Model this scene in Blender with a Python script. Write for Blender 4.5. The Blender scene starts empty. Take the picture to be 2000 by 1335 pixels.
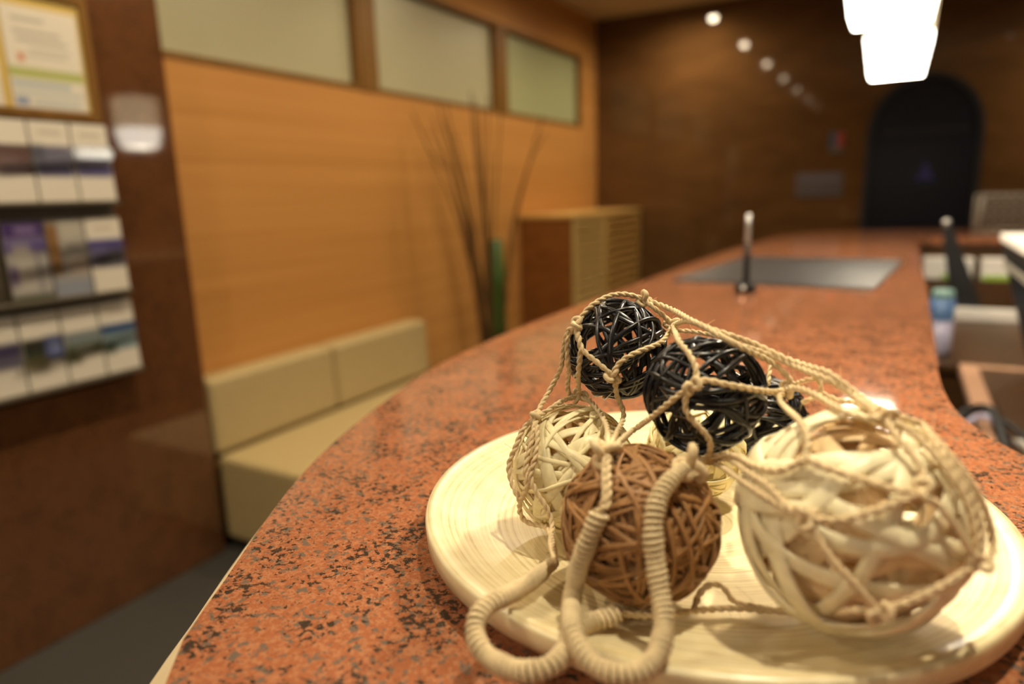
import bpy, bmesh, math, random
import numpy as np
from mathutils import Vector, Matrix
random.seed(7)
sc = bpy.context.scene
col = sc.collection
PI = math.pi

# ------------------------------------------------------------------ camera
CAM_Z = 1.28
cd = bpy.data.cameras.new('camera')
cam = bpy.data.objects.new('camera', cd)
col.objects.link(cam)
cd.sensor_width = 36.0
cd.lens = 1340.0 * 36.0 / 2000.0
def _ray(x, y):
    v = Vector((x - 1000.0, y - 667.5, 1340.0)); v.normalize(); return v
_Y = _ray(1770, 357)                       # direction the counter runs in
_D = _ray(1165, 7100); _D = (_D - _Y * _D.dot(_Y)).normalized()
_X = _D.cross(_Y)
if _X.x < 0: _X = -_X
rows = (_X, _Y, -_D)                       # world axes seen from the camera
m = Matrix.Identity(4)
for r in range(3):
    m[r][0], m[r][1], m[r][2] = rows[r][0], -rows[r][1], -rows[r][2]
m[2][3] = CAM_Z
cam.matrix_world = m
cd.clip_start = 0.02
cd.dof.use_dof = True
cd.dof.focus_distance = 0.448
cd.dof.aperture_fstop = 2.9
sc.camera = cam

# ------------------------------------------------------------------ world, exposure
w = bpy.data.worlds.new('world'); sc.world = w; w.use_nodes = True
w.node_tree.nodes['Background'].inputs[0].default_value = (1.0, 0.72, 0.42, 1)
w.node_tree.nodes['Background'].inputs[1].default_value = 0.02
sc.view_settings.view_transform = 'Standard'
sc.view_settings.look = 'None'
sc.view_settings.gamma = 1.0
sc.view_settings.use_curve_mapping = False
sc.view_settings.exposure = 0.0
sc.cycles.use_denoising = True
sc.cycles.sample_clamp_indirect = 4.0
sc.cycles.max_bounces = 14
sc.cycles.diffuse_bounces = 7
sc.cycles.transparent_max_bounces = 12
PENDANT_W = 18.0
PENDANT_EMIT = 8.0
DOWN_W = 66.0
DOWN_EMIT = 55.0
WARM = (1.0, 0.83, 0.57)

# ------------------------------------------------------------------ node helpers
def new_mat(name):
    mt = bpy.data.materials.new(name); mt.use_nodes = True
    nt = mt.node_tree
    return mt, nt, nt.nodes['Principled BSDF']
def setin(b, **kw):
    for k, v in kw.items():
        k = k.replace('_', ' ')
        if k in b.inputs: b.inputs[k].default_value = v
def rgba(c): return (c[0], c[1], c[2], 1.0)
def plain(name, c, rough=0.5, spec=0.5, noise=0.0, nscale=60.0, bump=0.0, **kw):
    mt, nt, b = new_mat(name)
    setin(b, Base_Color=rgba(c), Roughness=rough, Specular_IOR_Level=spec)
    setin(b, **kw)
    if noise or bump:
        tc = nt.nodes.new('ShaderNodeTexCoord'); n = nt.nodes.new('ShaderNodeTexNoise')
        n.inputs['Scale'].default_value = nscale; n.inputs['Detail'].default_value = 4
        nt.links.new(tc.outputs['Object'], n.inputs['Vector'])
        if noise:
            mx = nt.nodes.new('ShaderNodeMix'); mx.data_type = 'RGBA'
            mx.inputs[6].default_value = rgba([v * (1 - noise) for v in c])
            mx.inputs[7].default_value = rgba([min(1, v * (1 + noise)) for v in c])
            nt.links.new(n.outputs['Fac'], mx.inputs[0]); nt.links.new(mx.outputs[2], b.inputs['Base Color'])
        if bump:
            bp = nt.nodes.new('ShaderNodeBump'); bp.inputs['Strength'].default_value = bump
            bp.inputs['Distance'].default_value = 0.001
            nt.links.new(n.outputs['Fac'], bp.inputs['Height']); nt.links.new(bp.outputs[0], b.inputs['Normal'])
    return mt
def ramp(nt, fac, stops):
    r = nt.nodes.new('ShaderNodeValToRGB'); cr = r.color_ramp
    cr.elements[0].position, cr.elements[0].color = stops[0][0], rgba(stops[0][1])
    cr.elements[1].position, cr.elements[1].color = stops[-1][0], rgba(stops[-1][1])
    for p, c in stops[1:-1]:
        e = cr.elements.new(p); e.color = rgba(c)
    nt.links.new(fac, r.inputs[0]); return r.outputs[0]
def wood(name, c1, c2, scale=(4, 0.6, 40), rough=0.4, spec=0.4, detail=6, coat=0.0, bump=0.0):
    """grain drawn from a stretched noise in object space"""
    mt, nt, b = new_mat(name)
    tc = nt.nodes.new('ShaderNodeTexCoord'); mp = nt.nodes.new('ShaderNodeMapping')
    mp.inputs['Scale'].default_value = scale
    nt.links.new(tc.outputs['Object'], mp.inputs['Vector'])
    n = nt.nodes.new('ShaderNodeTexNoise'); n.inputs['Scale'].default_value = 1.0
    n.inputs['Detail'].default_value = detail; n.inputs['Distortion'].default_value = 0.4
    nt.links.new(mp.outputs[0], n.inputs['Vector'])
    mid = [(a + q) / 2 for a, q in zip(c1, c2)]
    nt.links.new(ramp(nt, n.outputs['Fac'], [(0.3, c1), (0.5, mid), (0.7, c2)]), b.inputs['Base Color'])
    setin(b, Roughness=rough, Specular_IOR_Level=spec, Coat_Weight=coat, Coat_Roughness=0.08)
    if bump:
        bp = nt.nodes.new('ShaderNodeBump'); bp.inputs['Strength'].default_value = bump; bp.inputs['Distance'].default_value = 0.001
        nt.links.new(n.outputs['Fac'], bp.inputs['Height']); nt.links.new(bp.outputs[0], b.inputs['Normal'])
    return mt
def granite(name, base_a, base_b, dark, grey, rough=0.12, k=1.0, amount=1.0):
    mt, nt, b = new_mat(name)
    N, L = nt.nodes.new, nt.links.new
    tc = N('ShaderNodeTexCoord')
    def noise(scale, detail, off, dist=0.0, rg=0.55):
        mp = N('ShaderNodeMapping'); mp.inputs['Location'].default_value = (off, off * 1.7, off * .3)
        L(tc.outputs['Object'], mp.inputs['Vector'])
        n = N('ShaderNodeTexNoise'); n.inputs['Scale'].default_value = scale * k; n.inputs['Detail'].default_value = detail
        n.inputs['Distortion'].default_value = dist; n.inputs['Roughness'].default_value = rg
        L(mp.outputs[0], n.inputs['Vector']); return n.outputs['Fac']
    def mix(fac, a, q):
        mx = N('ShaderNodeMix'); mx.data_type = 'RGBA'
        L(fac, mx.inputs[0])
        for s, v in ((6, a), (7, q)):
            if isinstance(v, (tuple, list)): mx.inputs[s].default_value = rgba(v)
            else: L(v, mx.inputs[s])
        return mx.outputs[2]
    def step(v, lo, hi):
        mr = N('ShaderNodeMapRange'); mr.interpolation_type = 'SMOOTHSTEP'
        mr.inputs['From Min'].default_value = lo; mr.inputs['From Max'].default_value = hi
        L(v, mr.inputs['Value']); return mr.outputs[0]
    c = mix(step(noise(330, 3, 0.0), .42, .62), base_a, base_b)
    c = mix(step(noise(700, 2, 3.0), .58, .70), c, [v * .55 for v in base_a])
    # grey quartz patches and black mica flecks
    g = step(noise(165, 6, 7.0, 0.25, .62), .550, .595)
    c = mix(g, c, grey)
    big = step(noise(26, 2, 11.0), .36, .66)
    d = noise(215, 7, 15.0, 0.35, .66)
    add = N('ShaderNodeMath'); add.operation = 'MULTIPLY_ADD'; add.inputs[1].default_value = .10 * amount; L(big, add.inputs[0]); L(d, add.inputs[2])
    f = step(add.outputs[0], .592, .640)
    c = mix(f, c, dark)
    L(c, b.inputs['Base Color'])
    setin(b, Roughness=rough, Specular_IOR_Level=0.5)
    return mt
def emit(name, c, s, diff=(0.8, 0.8, 0.8)):
    mt, nt, b = new_mat(name)
    setin(b, Base_Color=rgba(diff), Roughness=0.6, Emission_Color=rgba(c), Emission_Strength=s)
    return mt
def printed(name, base, rects, rough=0.35, axes=('Y', 'Z')):
    """flat print: rectangles (u0, u1, v0, v1, colour[, softness]) over the object's own bounding box"""
    mt, nt, b = new_mat(name); N, L = nt.nodes.new, nt.links.new
    tc = N('ShaderNodeTexCoord'); sp = N('ShaderNodeSeparateXYZ'); L(tc.outputs['Generated'], sp.inputs[0])
    U, V = sp.outputs[axes[0]], sp.outputs[axes[1]]
    cur = None
    def sm(v, lo, s):
        mr = N('ShaderNodeMapRange'); mr.inputs['From Min'].default_value = lo - s; mr.inputs['From Max'].default_value = lo + s
        L(v, mr.inputs['Value']); return mr.outputs[0]
    def mul(a, q):
        mm = N('ShaderNodeMath'); mm.operation = 'MULTIPLY'; L(a, mm.inputs[0]); L(q, mm.inputs[1]); return mm.outputs[0]
    def inv(a):
        mm = N('ShaderNodeMath'); mm.operation = 'SUBTRACT'; mm.inputs[0].default_value = 1; L(a, mm.inputs[1]); return mm.outputs[0]
    for r in rects:
        u0, u1, v0, v1, c = r[:5]; s = r[5] if len(r) > 5 else 0.01
        fac = mul(mul(sm(U, u0, s), inv(sm(U, u1, s))), mul(sm(V, v0, s), inv(sm(V, v1, s))))
        mx = N('ShaderNodeMix'); mx.data_type = 'RGBA'; L(fac, mx.inputs[0])
        if cur is None: mx.inputs[6].default_value = rgba(base)
        else: L(cur, mx.inputs[6])
        mx.inputs[7].default_value = rgba(c); cur = mx.outputs[2]
    if cur is None: b.inputs['Base Color'].default_value = rgba(base)
    else: L(cur, b.inputs['Base Color'])
    setin(b, Roughness=rough, Specular_IOR_Level=0.4)
    return mt

# ------------------------------------------------------------------ object helpers
def link(name, me, mt=None, parent=None, loc=(0, 0, 0), rot=(0, 0, 0), smooth=False, angle=None):
    o = bpy.data.objects.new(name, me); col.objects.link(o)
    if mt and me is not None and not me.materials: me.materials.append(mt)
    if parent: o.parent = parent
    o.location = loc; o.rotation_euler = rot
    if smooth and me is not None:
        me.polygons.foreach_set('use_smooth', [True] * len(me.polygons)); me.update()
    return o
def tag(o, label=None, cat=None, group=None, kind=None):
    if label: o['label'] = label
    if cat: o['category'] = cat
    if group: o['group'] = group
    if kind: o['kind'] = kind
    return o
def empty(name, loc, label, cat, group=None, rot=(0, 0, 0)):
    o = bpy.data.objects.new(name, None); col.objects.link(o)
    o.location = loc; o.rotation_euler = rot; o.empty_display_size = 0.05
    return tag(o, label, cat, group)
def bm_mesh(bm, name):
    me = bpy.data.meshes.new(name); bm.normal_update(); bm.to_mesh(me); bm.free(); return me
def add_box(bm, x0, x1, y0, y1, z0, z1, mat=None):
    v = [bm.verts.new(p) for p in ((x0,y0,z0),(x1,y0,z0),(x1,y1,z0),(x0,y1,z0),(x0,y0,z1),(x1,y0,z1),(x1,y1,z1),(x0,y1,z1))]
    if mat is not None:
        for q in v: q.co = mat @ q.co
    for f in ((0,3,2,1),(4,5,6,7),(0,1,5,4),(1,2,6,5),(2,3,7,6),(3,0,4,7)): bm.faces.new([v[i] for i in f])
def bevel(bm, w, seg=2):
    bmesh.ops.bevel(bm, geom=list(bm.edges), offset=w, segments=seg, affect='EDGES', profile=0.5, clamp_overlap=True)
def box(name, b, mt, parent=None, bev=0.0, seg=2, loc=(0, 0, 0), rot=(0, 0, 0)):
    bm = bmesh.new(); add_box(bm, *b)
    if bev: bevel(bm, bev, seg)
    return link(name, bm_mesh(bm, name), mt, parent, loc, rot, smooth=False)
def boxes(name, bl, mt, parent=None, loc=(0, 0, 0), rot=(0, 0, 0)):
    bm = bmesh.new()
    for b in bl: add_box(bm, *b)
    return link(name, bm_mesh(bm, name), mt, parent, loc, rot)
def lathe(name, prof, mt, parent=None, loc=(0, 0, 0), n=96, rot=(0, 0, 0), closed=False):
    vs, fs = [], []
    for r, z in prof:
        for i in range(n):
            a = 2 * PI * i / n; vs.append((r * math.cos(a), r * math.sin(a), z))
    for j in range(len(prof) - 1):
        for i in range(n):
            k = (i + 1) % n; fs.append((j*n+i, j*n+k, (j+1)*n+k, (j+1)*n+i))
    if closed:
        j = len(prof) - 1
        for i in range(n):
            k = (i + 1) % n; fs.append((j*n+i, j*n+k, k, i))
    me = bpy.data.meshes.new(name); me.from_pydata(vs, [], fs)
    bm = bmesh.new(); bm.from_mesh(me); bmesh.ops.remove_doubles(bm, verts=bm.verts, dist=1e-6); bm.to_mesh(me); bm.free()
    return link(name, me, mt, parent, loc, rot, smooth=True)
def prism(name, pts, z0, z1, mt, parent=None, bev=0.0, loc=(0, 0, 0), rot=(0, 0, 0)):
    bm = bmesh.new()
    lo = [bm.verts.new((x, y, z0)) for x, y in pts]; hi = [bm.verts.new((x, y, z1)) for x, y in pts]
    n = len(pts)
    bm.faces.new(hi); bm.faces.new(lo[::-1])
    for i in range(n): bm.faces.new((lo[i], lo[(i+1) % n], hi[(i+1) % n], hi[i]))
    if bev:
        top = [e for e in bm.edges if abs(e.verts[0].co.z - e.verts[1].co.z) < 1e-6]
        bmesh.ops.bevel(bm, geom=top, offset=bev, segments=2, affect='EDGES', profile=0.5)
    bmesh.ops.recalc_face_normals(bm, faces=bm.faces)
    return link(name, bm_mesh(bm, name), mt, parent, loc, rot)
def catmull(pts, step, closed=False):
    pts = [np.array(p, float) for p in pts]; n = len(pts)
    q = (lambda i: pts[i % n]) if closed else (lambda i: pts[i] if 0 <= i < n else (2*pts[0]-pts[1] if i < 0 else 2*pts[-1]-pts[-2]))
    out = []
    for i in range(n if closed else n - 1):
        a, b, c, d = q(i-1), q(i), q(i+1), q(i+2)
        k = max(1, int(np.linalg.norm(c - b) / step))
        for j in range(k):
            t = j / k
            out.append(.5*((2*b)+(-a+c)*t+(2*a-5*b+4*c-d)*t*t+(-a+3*b-3*c+d)*t**3))
    if not closed: out.append(pts[-1])
    return np.array(out)
def frames(P, closed=False):
    """rotation-minimising frames along the curve P"""
    P = np.asarray(P); n = len(P)
    T = (np.roll(P, -1, 0) - np.roll(P, 1, 0)) if closed else np.gradient(P, axis=0)
    T /= np.linalg.norm(T, axis=1)[:, None] + 1e-12
    a = np.array((0, 0, 1.0)) if abs(T[0][2]) < .9 else np.array((1.0, 0, 0))
    N = np.zeros_like(P); N[0] = np.cross(T[0], a); N[0] /= np.linalg.norm(N[0])
    for i in range(1, n):
        v = N[i-1] - T[i] * (N[i-1] @ T[i]); N[i] = v / (np.linalg.norm(v) + 1e-12)
    return T, N, np.cross(T, N)
def tube_data(P, rad, sides=6, closed=False):
    P = np.asarray(P, float); n = len(P); T, N, Bn = frames(P, closed)
    rad = np.broadcast_to(np.asarray(rad, float), (n,))
    ang = np.arange(sides) * 2 * PI / sides
    V = P[:, None] + rad[:, None, None] * (np.cos(ang)[None, :, None] * N[:, None] + np.sin(ang)[None, :, None] * Bn[:, None])
    F = []
    for i in range(n if closed else n - 1):
        j = (i + 1) % n
        for s in range(sides):
            t = (s + 1) % sides; F.append((i*sides+s, i*sides+t, j*sides+t, j*sides+s))
    if not closed:
        F.append(tuple(range(sides))[::-1]); F.append(tuple(range((n-1)*sides, n*sides)))
    return V.reshape(-1, 3), F
def mesh_of(name, parts):
    vs, fs, o = [], [], 0
    for V, F in parts:
        vs.append(V); fs += [tuple(i + o for i in f) for f in F]; o += len(V)
    me = bpy.data.meshes.new(name); me.from_pydata(np.concatenate(vs).tolist(), [], fs); me.update(); return me
def tube(name, P, rad, mt, parent=None, sides=8, loc=(0, 0, 0), closed=False):
    return link(name, mesh_of(name, [tube_data(P, rad, sides, closed)]), mt, parent, loc, smooth=True)
def plies(P, r, pitch, n=2, sides=6, step=0.0008):
    """n yarns twisted round the curve P"""
    P = np.asarray(P, float); s = np.concatenate([[0], np.cumsum(np.linalg.norm(np.diff(P, axis=0), axis=1))])
    k = max(4, int(s[-1] / step)); u = np.linspace(0, s[-1], k)
    Q = np.stack([np.interp(u, s, P[:, i]) for i in range(3)], 1)
    for _ in range(3): Q[1:-1] = (Q[:-2] + 2 * Q[1:-1] + Q[2:]) / 4
    T, N, Bn = frames(Q); out = []
    for i in range(n):
        a = 2 * PI * (u / pitch + i / n)
        C = Q + (r * .42) * (np.cos(a)[:, None] * N + np.sin(a)[:, None] * Bn)
        out.append(tube_data(C, r * .64, sides))
    return out
def offset(pts, d):
    """shift an open polyline to its left by d"""
    P = np.array(pts, float); T = np.gradient(P, axis=0); T /= np.linalg.norm(T, axis=1)[:, None]
    return P + d * np.stack([-T[:, 1], T[:, 0]], 1)

# ------------------------------------------------------------------ materials
M = {}
M['granite'] = granite('red_granite', (.320, .110, .048), (.400, .172, .086), (.046, .033, .024), (.150, .112, .085), rough=.06)
M['granite_dark'] = granite('polished_brown_granite', (.150, .060, .022), (.105, .042, .016), (.070, .030, .013), (.130, .056, .024), rough=.05, k=.5)
M['granite_dark'].node_tree.nodes['Principled BSDF'].inputs['Specular IOR Level'].default_value = .9
M['back_wall'] = wood('polished_brown_wall', (.088, .042, .015), (.130, .062, .021), (3, 3, 9), rough=.05, spec=.5)
M['veneer'] = wood('orange_veneer', (.50, .232, .060), (.62, .305, .090), (1, .45, 42), rough=.45, spec=.25)
M['frame_wood'] = wood('frame_wood', (.165, .078, .012), (.235, .112, .020), (30, 30, 3), rough=.45, spec=.3)
M['ceiling'] = plain('ceiling_paint', (.62, .50, .33), .9, .1, noise=.03)
M['carpet'] = plain('charcoal_carpet', (.050, .046, .040), .95, .1, noise=.35, nscale=500, bump=.6)
M['frost'] = plain('frosted_glass', (.47, .445, .285), .35, .4, noise=.03, nscale=2)
M['frost_green'] = plain('frosted_glass_green', (.43, .455, .245), .35, .4, noise=.03, nscale=2)
M['beige'] = plain('beige_leather', (.44, .34, .165), .5, .3, noise=.06, nscale=25, bump=.15)
M['plinth'] = plain('black_plinth', (.02, .018, .016), .6, .3)
M['counter_wood'] = wood('dark_counter_wood', (.045, .019, .005), (.072, .031, .009), (5, 5, 40), rough=.4)
M['rail_wood'] = wood('pale_rail_wood', (.62, .50, .30), (.74, .63, .42), (40, 6, 60), rough=.45)
M['cab_red'] = wood('reddish_cabinet_wood', (.17, .058, .012), (.25, .095, .020), (8, 3, 22), rough=.35)
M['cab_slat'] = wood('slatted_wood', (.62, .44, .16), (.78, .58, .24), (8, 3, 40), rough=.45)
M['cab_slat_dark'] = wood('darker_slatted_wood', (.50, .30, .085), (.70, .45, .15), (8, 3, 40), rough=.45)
M['twig'] = plain('brown_twig', (.085, .045, .016), .8, .2, noise=.3)
M['green_stem'] = plain('green_cane', (.040, .085, .014), .35, .3, noise=.4, nscale=12)
M['pot'] = plain('dark_pot', (.05, .04, .03), .4, .4)
M['black'] = plain('black_plastic', (.010, .010, .011), .45, .35)
M['navy'] = plain('dark_navy_door', (.004, .004, .008), .35, .2)
M['leather_black'] = plain('black_leather', (.014, .015, .019), .36, 1.0, noise=.2, nscale=300, bump=.25)
M['steel'] = plain('brushed_steel', (.70, .70, .70), .42, .5, Metallic=1.0)
M['white'] = plain('white_paper', (.82, .80, .76), .6, .2)
M['card'] = plain('white_card', (.74, .72, .68), .55, .3)
M['green'] = plain('green_print', (.30, .52, .05), .5, .3)
M['grey_wire'] = plain('grey_wire', (.30, .28, .24), .4, .5)
M['lilac'] = plain('pale_lilac_plastic', (.48, .47, .66), .35, .5)
M['pink_wood'] = wood('pinkish_rim_wood', (.46, .25, .15), (.56, .33, .21), (30, 4, 4), rough=.4)
M['rack'] = plain('dark_grey_rack', (.105, .085, .058), .5, .3)
M['bamboo_side'] = plain('bamboo', (.66, .52, .29), .38, .4, noise=.06, nscale=20)
M['jute'] = plain('jute_twine', (.70, .55, .33), .9, .1, noise=.28, nscale=420)
M['jute_wrap'] = plain('jute_cord', (.68, .55, .34), .9, .1, noise=.25, nscale=260)
M['jute_core'] = plain('jute_core', (.30, .21, .11), .9, .1, noise=.3, nscale=200)
M['fibre'] = plain('jute_fibre', (.66, .52, .32), .8, .1)
M['black_cane'] = plain('black_cane', (.010, .010, .012), .30, .5, noise=.3, nscale=200)
M['brown_vine'] = plain('brown_vine', (.330, .165, .058), .5, .4, noise=.4, nscale=160)
def cane(name, c, tr):
    mt, nt, b = new_mat(name)
    n = nt.nodes.new('ShaderNodeTexNoise'); n.inputs['Scale'].default_value = 130; n.inputs['Detail'].default_value = 3
    tc = nt.nodes.new('ShaderNodeTexCoord'); nt.links.new(tc.outputs['Object'], n.inputs['Vector'])
    nt.links.new(ramp(nt, n.outputs['Fac'], [(.3, [v * .84 for v in c]), (.6, c), (.8, [min(1, v * 1.1) for v in c])]), b.inputs['Base Color'])
    setin(b, Roughness=.38, Specular_IOR_Level=.4)
    t = nt.nodes.new('ShaderNodeBsdfTranslucent'); t.inputs[0].default_value = rgba([c[0], c[1] * .88, c[2] * .72])
    mx = nt.nodes.new('ShaderNodeMixShader'); mx.inputs[0].default_value = tr
    nt.links.new(b.outputs[0], mx.inputs[1]); nt.links.new(t.outputs[0], mx.inputs[2])
    nt.links.new(mx.outputs[0], nt.nodes['Material Output'].inputs[0])
    return mt
M['cream'] = cane('peeled_cane', (.97, .88, .59), .10)
M['cream_glow_tint'] = cane('cane_glow_tint', (.88, .66, .36), .12)  # more orange than the outer cane: warm glow inside the balls, painted in
M['cream_small'] = cane('pale_peeled_cane', (.95, .845, .51), .10)
def bamboo_rings(name):
    mt, nt, b = new_mat(name); N, L = nt.nodes.new, nt.links.new
    tc = N('ShaderNodeTexCoord'); sp = N('ShaderNodeSeparateXYZ'); L(tc.outputs['Object'], sp.inputs[0])
    cx_ = N('ShaderNodeCombineXYZ'); L(sp.outputs[0], cx_.inputs[0]); L(sp.outputs[1], cx_.inputs[1])
    ln = N('ShaderNodeVectorMath'); ln.operation = 'LENGTH'; L(cx_.outputs[0], ln.inputs[0])
    # spiral drift so that the rings are slightly uneven round the dish
    n0 = N('ShaderNodeTexNoise'); n0.inputs['Scale'].default_value = 7; L(tc.outputs['Object'], n0.inputs['Vector'])
    ad = N('ShaderNodeMath'); ad.operation = 'MULTIPLY_ADD'; ad.inputs[1].default_value = .006; L(n0.outputs['Fac'], ad.inputs[0]); L(ln.outputs['Value'], ad.inputs[2])
    c1 = N('ShaderNodeCombineXYZ'); L(ad.outputs[0], c1.inputs[0])
    n = N('ShaderNodeTexNoise'); n.inputs['Scale'].default_value = 420; n.inputs['Detail'].default_value = 3; L(c1.outputs[0], n.inputs['Vector'])
    n2 = N('ShaderNodeTexNoise'); n2.inputs['Scale'].default_value = 60; L(tc.outputs['Object'], n2.inputs['Vector'])
    mm = N('ShaderNodeMath'); mm.operation = 'MULTIPLY_ADD'; mm.inputs[1].default_value = .35; L(n2.outputs['Fac'], mm.inputs[0]); L(n.outputs['Fac'], mm.inputs[2])
    L(ramp(nt, mm.outputs[0], [(.45, (.46, .34, .15)), (.60, (.68, .56, .31)), (.78, (.80, .70, .45))]), b.inputs['Base Color'])
    setin(b, Roughness=.32, Specular_IOR_Level=.45, Coat_Weight=.25, Coat_Roughness=.2)
    return mt
M['bamboo'] = bamboo_rings('bamboo_rings')
M['shade'] = emit('lit_shade', (1.0, .93, .78), PENDANT_EMIT)
M['lens'] = emit('lit_lens', (1.0, .9, .72), 4.0)
def sheer(name):
    mt, nt, b = new_mat(name)
    setin(b, Base_Color=(.75, .68, .56, 1), Roughness=.6)
    t = nt.nodes.new('ShaderNodeBsdfTransparent'); t.inputs[0].default_value = (.9, .86, .78, 1)
    mx = nt.nodes.new('ShaderNodeMixShader'); mx.inputs[0].default_value = .45
    nt.links.new(b.outputs[0], mx.inputs[1]); nt.links.new(t.outputs[0], mx.inputs[2])
    nt.links.new(mx.outputs[0], nt.nodes['Material Output'].inputs[0]); return mt
M['sleeve'] = sheer('sheer_sleeve')
def acrylic(name):
    mt, nt, b = new_mat(name)
    setin(b, Base_Color=(.8, .8, .78, 1), Roughness=.08, Specular_IOR_Level=.6)
    t = nt.nodes.new('ShaderNodeBsdfTransparent'); t.inputs[0].default_value = (.93, .93, .92, 1)
    fr = nt.nodes.new('ShaderNodeFresnel'); fr.inputs[0].default_value = 1.5
    g = nt.nodes.new('ShaderNodeBsdfGlossy'); g.inputs['Roughness'].default_value = .06
    mx = nt.nodes.new('ShaderNodeMixShader'); nt.links.new(fr.outputs[0], mx.inputs[0])
    nt.links.new(t.outputs[0], mx.inputs[1]); nt.links.new(g.outputs[0], mx.inputs[2])
    nt.links.new(mx.outputs[0], nt.nodes['Material Output'].inputs[0]); return mt
M['acrylic'] = acrylic('clear_acrylic')

# ------------------------------------------------------------------ room shell
XW, YB, ZC, XR, YN = -2.25, 5.46, 2.61, 2.6, -3.6      # left wall, far wall, ceiling, right wall, near wall
WZ0, WZ1 = 1.773, 2.303                                # clerestory windows
WIN = [(1.45, 2.607), (2.714, 3.870), (3.979, 5.150)]
def struct(o, label): return tag(o, label, None, None, 'structure')
struct(box('floor', (XW - .3, XR + .1, YN - .1, YB + .1, -.1, 0), M['carpet']), 'charcoal carpet floor beside the pillar')
struct(box('ceiling', (XW - .3, XR + .1, YN - .1, YB + .1, ZC, ZC + .1), M['ceiling']), 'tan ceiling above the orange wall')
wl = [(XW - .1, XW, YN, YB, 0, WZ0), (XW - .1, XW, YN, YB, WZ1, ZC), (XW - .1, XW, YN, WIN[0][0], WZ0, WZ1)]
wl += [(XW - .1, XW, WIN[i][1], WIN[i+1][0], WZ0, WZ1) for i in range(2)] + [(XW - .1, XW, WIN[2][1], YB, WZ0, WZ1)]
struct(boxes('wall_left', wl, M['veneer']), 'orange wood veneer wall behind the beige bench')
struct(box('wall_far', (XW - .1, XR + .1, YB, YB + .1, 0, ZC), M['back_wall']), 'glossy dark brown far wall reflecting the ceiling lights')
struct(box('wall_right', (XR, XR + .1, YN, YB, 0, ZC), M['back_wall']), 'brown wall on the side behind the counter')
struct(box('wall_near', (XW - .1, XR + .1, YN - .1, YN, 0, ZC), M['back_wall']), 'brown wall behind the viewer')
for i, (a, b) in enumerate(WIN):
    g = box('window_%d' % (i + 1), (XW - .045, XW - .035, a, b, WZ0, WZ1), M['frost_green' if i == 2 else 'frost'])
    struct(g, ['wide frosted clerestory pane next to the pillar', 'middle frosted clerestory pane', 'greenish frosted clerestory pane nearest the far wall'][i])
    t = .024
    for bx in ((a, b, WZ0, WZ0 + t), (a, b, WZ1 - t, WZ1), (a, a + t, WZ0 + t, WZ1 - t), (b - t, b, WZ0 + t, WZ1 - t)):
        box('frame_bar', (XW - .034, XW + .004, bx[0], bx[1], bx[2], bx[3]), M['frame_wood'], g)
for i, (a, b) in enumerate(((WIN[0][1], WIN[1][0]), (WIN[1][1], WIN[2][0]))):
    struct(box('trim_%d' % (i + 1), (XW + .0005, XW + .008, a + .004, b - .004, WZ0 - .0, WZ1), M['frame_wood'], bev=.002), 'wooden post between two frosted panes')
PX, PY = -2.125, 1.516
struct(box('wall_pillar', (XW, PX, -2.6, PY, 0, ZC), M['granite_dark'], bev=.004), 'polished dark red granite pillar carrying the leaflet rack')

# ------------------------------------------------------------------ reception counter
CT = 1.05
outer = catmull([(.9, -.03), (.4, -.035), (.1, -.02), (-.05, .01), (-.17, .072), (-.299, .171), (-.352, .248), (-.418, .36), (-.464, .46), (-.506, .587),
                 (-.549, .751), (-.572, .98), (-.578, 1.3), (-.578, 1.8), (-.572, 2.4), (-.55, 3.0), (-.50, 3.45), (-.42, 3.72), (-.30, 3.90),
                 (-.10, 4.02), (.10, 4.07), (.5, 4.08), (1.6, 4.10)], .03)
inner = catmull([(1.6, 3.54), (.5, 3.50), (.13, 3.48), (.07, 3.43), (.058, 3.3), (.058, 2.5), (.057, 1.5), (.055, 1.1), (.053, .95), (.060, .83),
                 (.074, .764), (.106, .69), (.18, .60), (.30, .53), (.5, .49), (.9, .48)], .03)
ctr = empty('reception_counter', (0, 0, 0), 'long curved reception counter topped with speckled red granite', 'counter')
prism('countertop', np.concatenate([outer, inner]).tolist(), CT - .030, CT, M['granite'], ctr, bev=.0025)
prism('base', np.concatenate([offset(outer, -.045), offset(inner, -.02)]).tolist(), 0, CT - .031, M['counter_wood'], ctr)
sub = outer[10:-12]
tag(prism('edge_rail', np.concatenate([offset(sub, .0255), offset(sub, -.044)[::-1]]).tolist(), CT - .066, CT - .0315, M['rail_wood'], ctr, bev=.002), 'pale wooden edge rail')

# ------------------------------------------------------------------ pendant lamps
def square_loft(name, secs, mt, parent, loc, r=.011, cap=True):
    """rounded-square sections (half width, z) joined into a shell"""
    vs, fs, n = [], [], 16
    for hw, z in secs:
        for c, (sx, sy) in enumerate(((1, 1), (-1, 1), (-1, -1), (1, -1))):
            for k in range(4):
                a = PI / 2 * (c + k / 3.0)
                vs.append((sx * (hw - r) + r * math.cos(a), sy * (hw - r) + r * math.sin(a), z))
    for j in range(len(secs) - 1):
        for i in range(n): fs.append((j*n+i, j*n+(i+1) % n, (j+1)*n+(i+1) % n, (j+1)*n+i))
    if cap: fs.append(tuple(range((len(secs)-1)*n, len(secs)*n)))
    me = bpy.data.meshes.new(name); me.from_pydata(vs, [], fs); me.update()
    o = link(name, me, mt, parent, loc)
    sm = o.modifiers.new('wall', 'SOLIDIFY'); sm.thickness = .003
    return o
LZ = 1.632
PEND = [2.75, 1.83, .91, -.93]  # the last one, behind the viewer, is added as front fill
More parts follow.
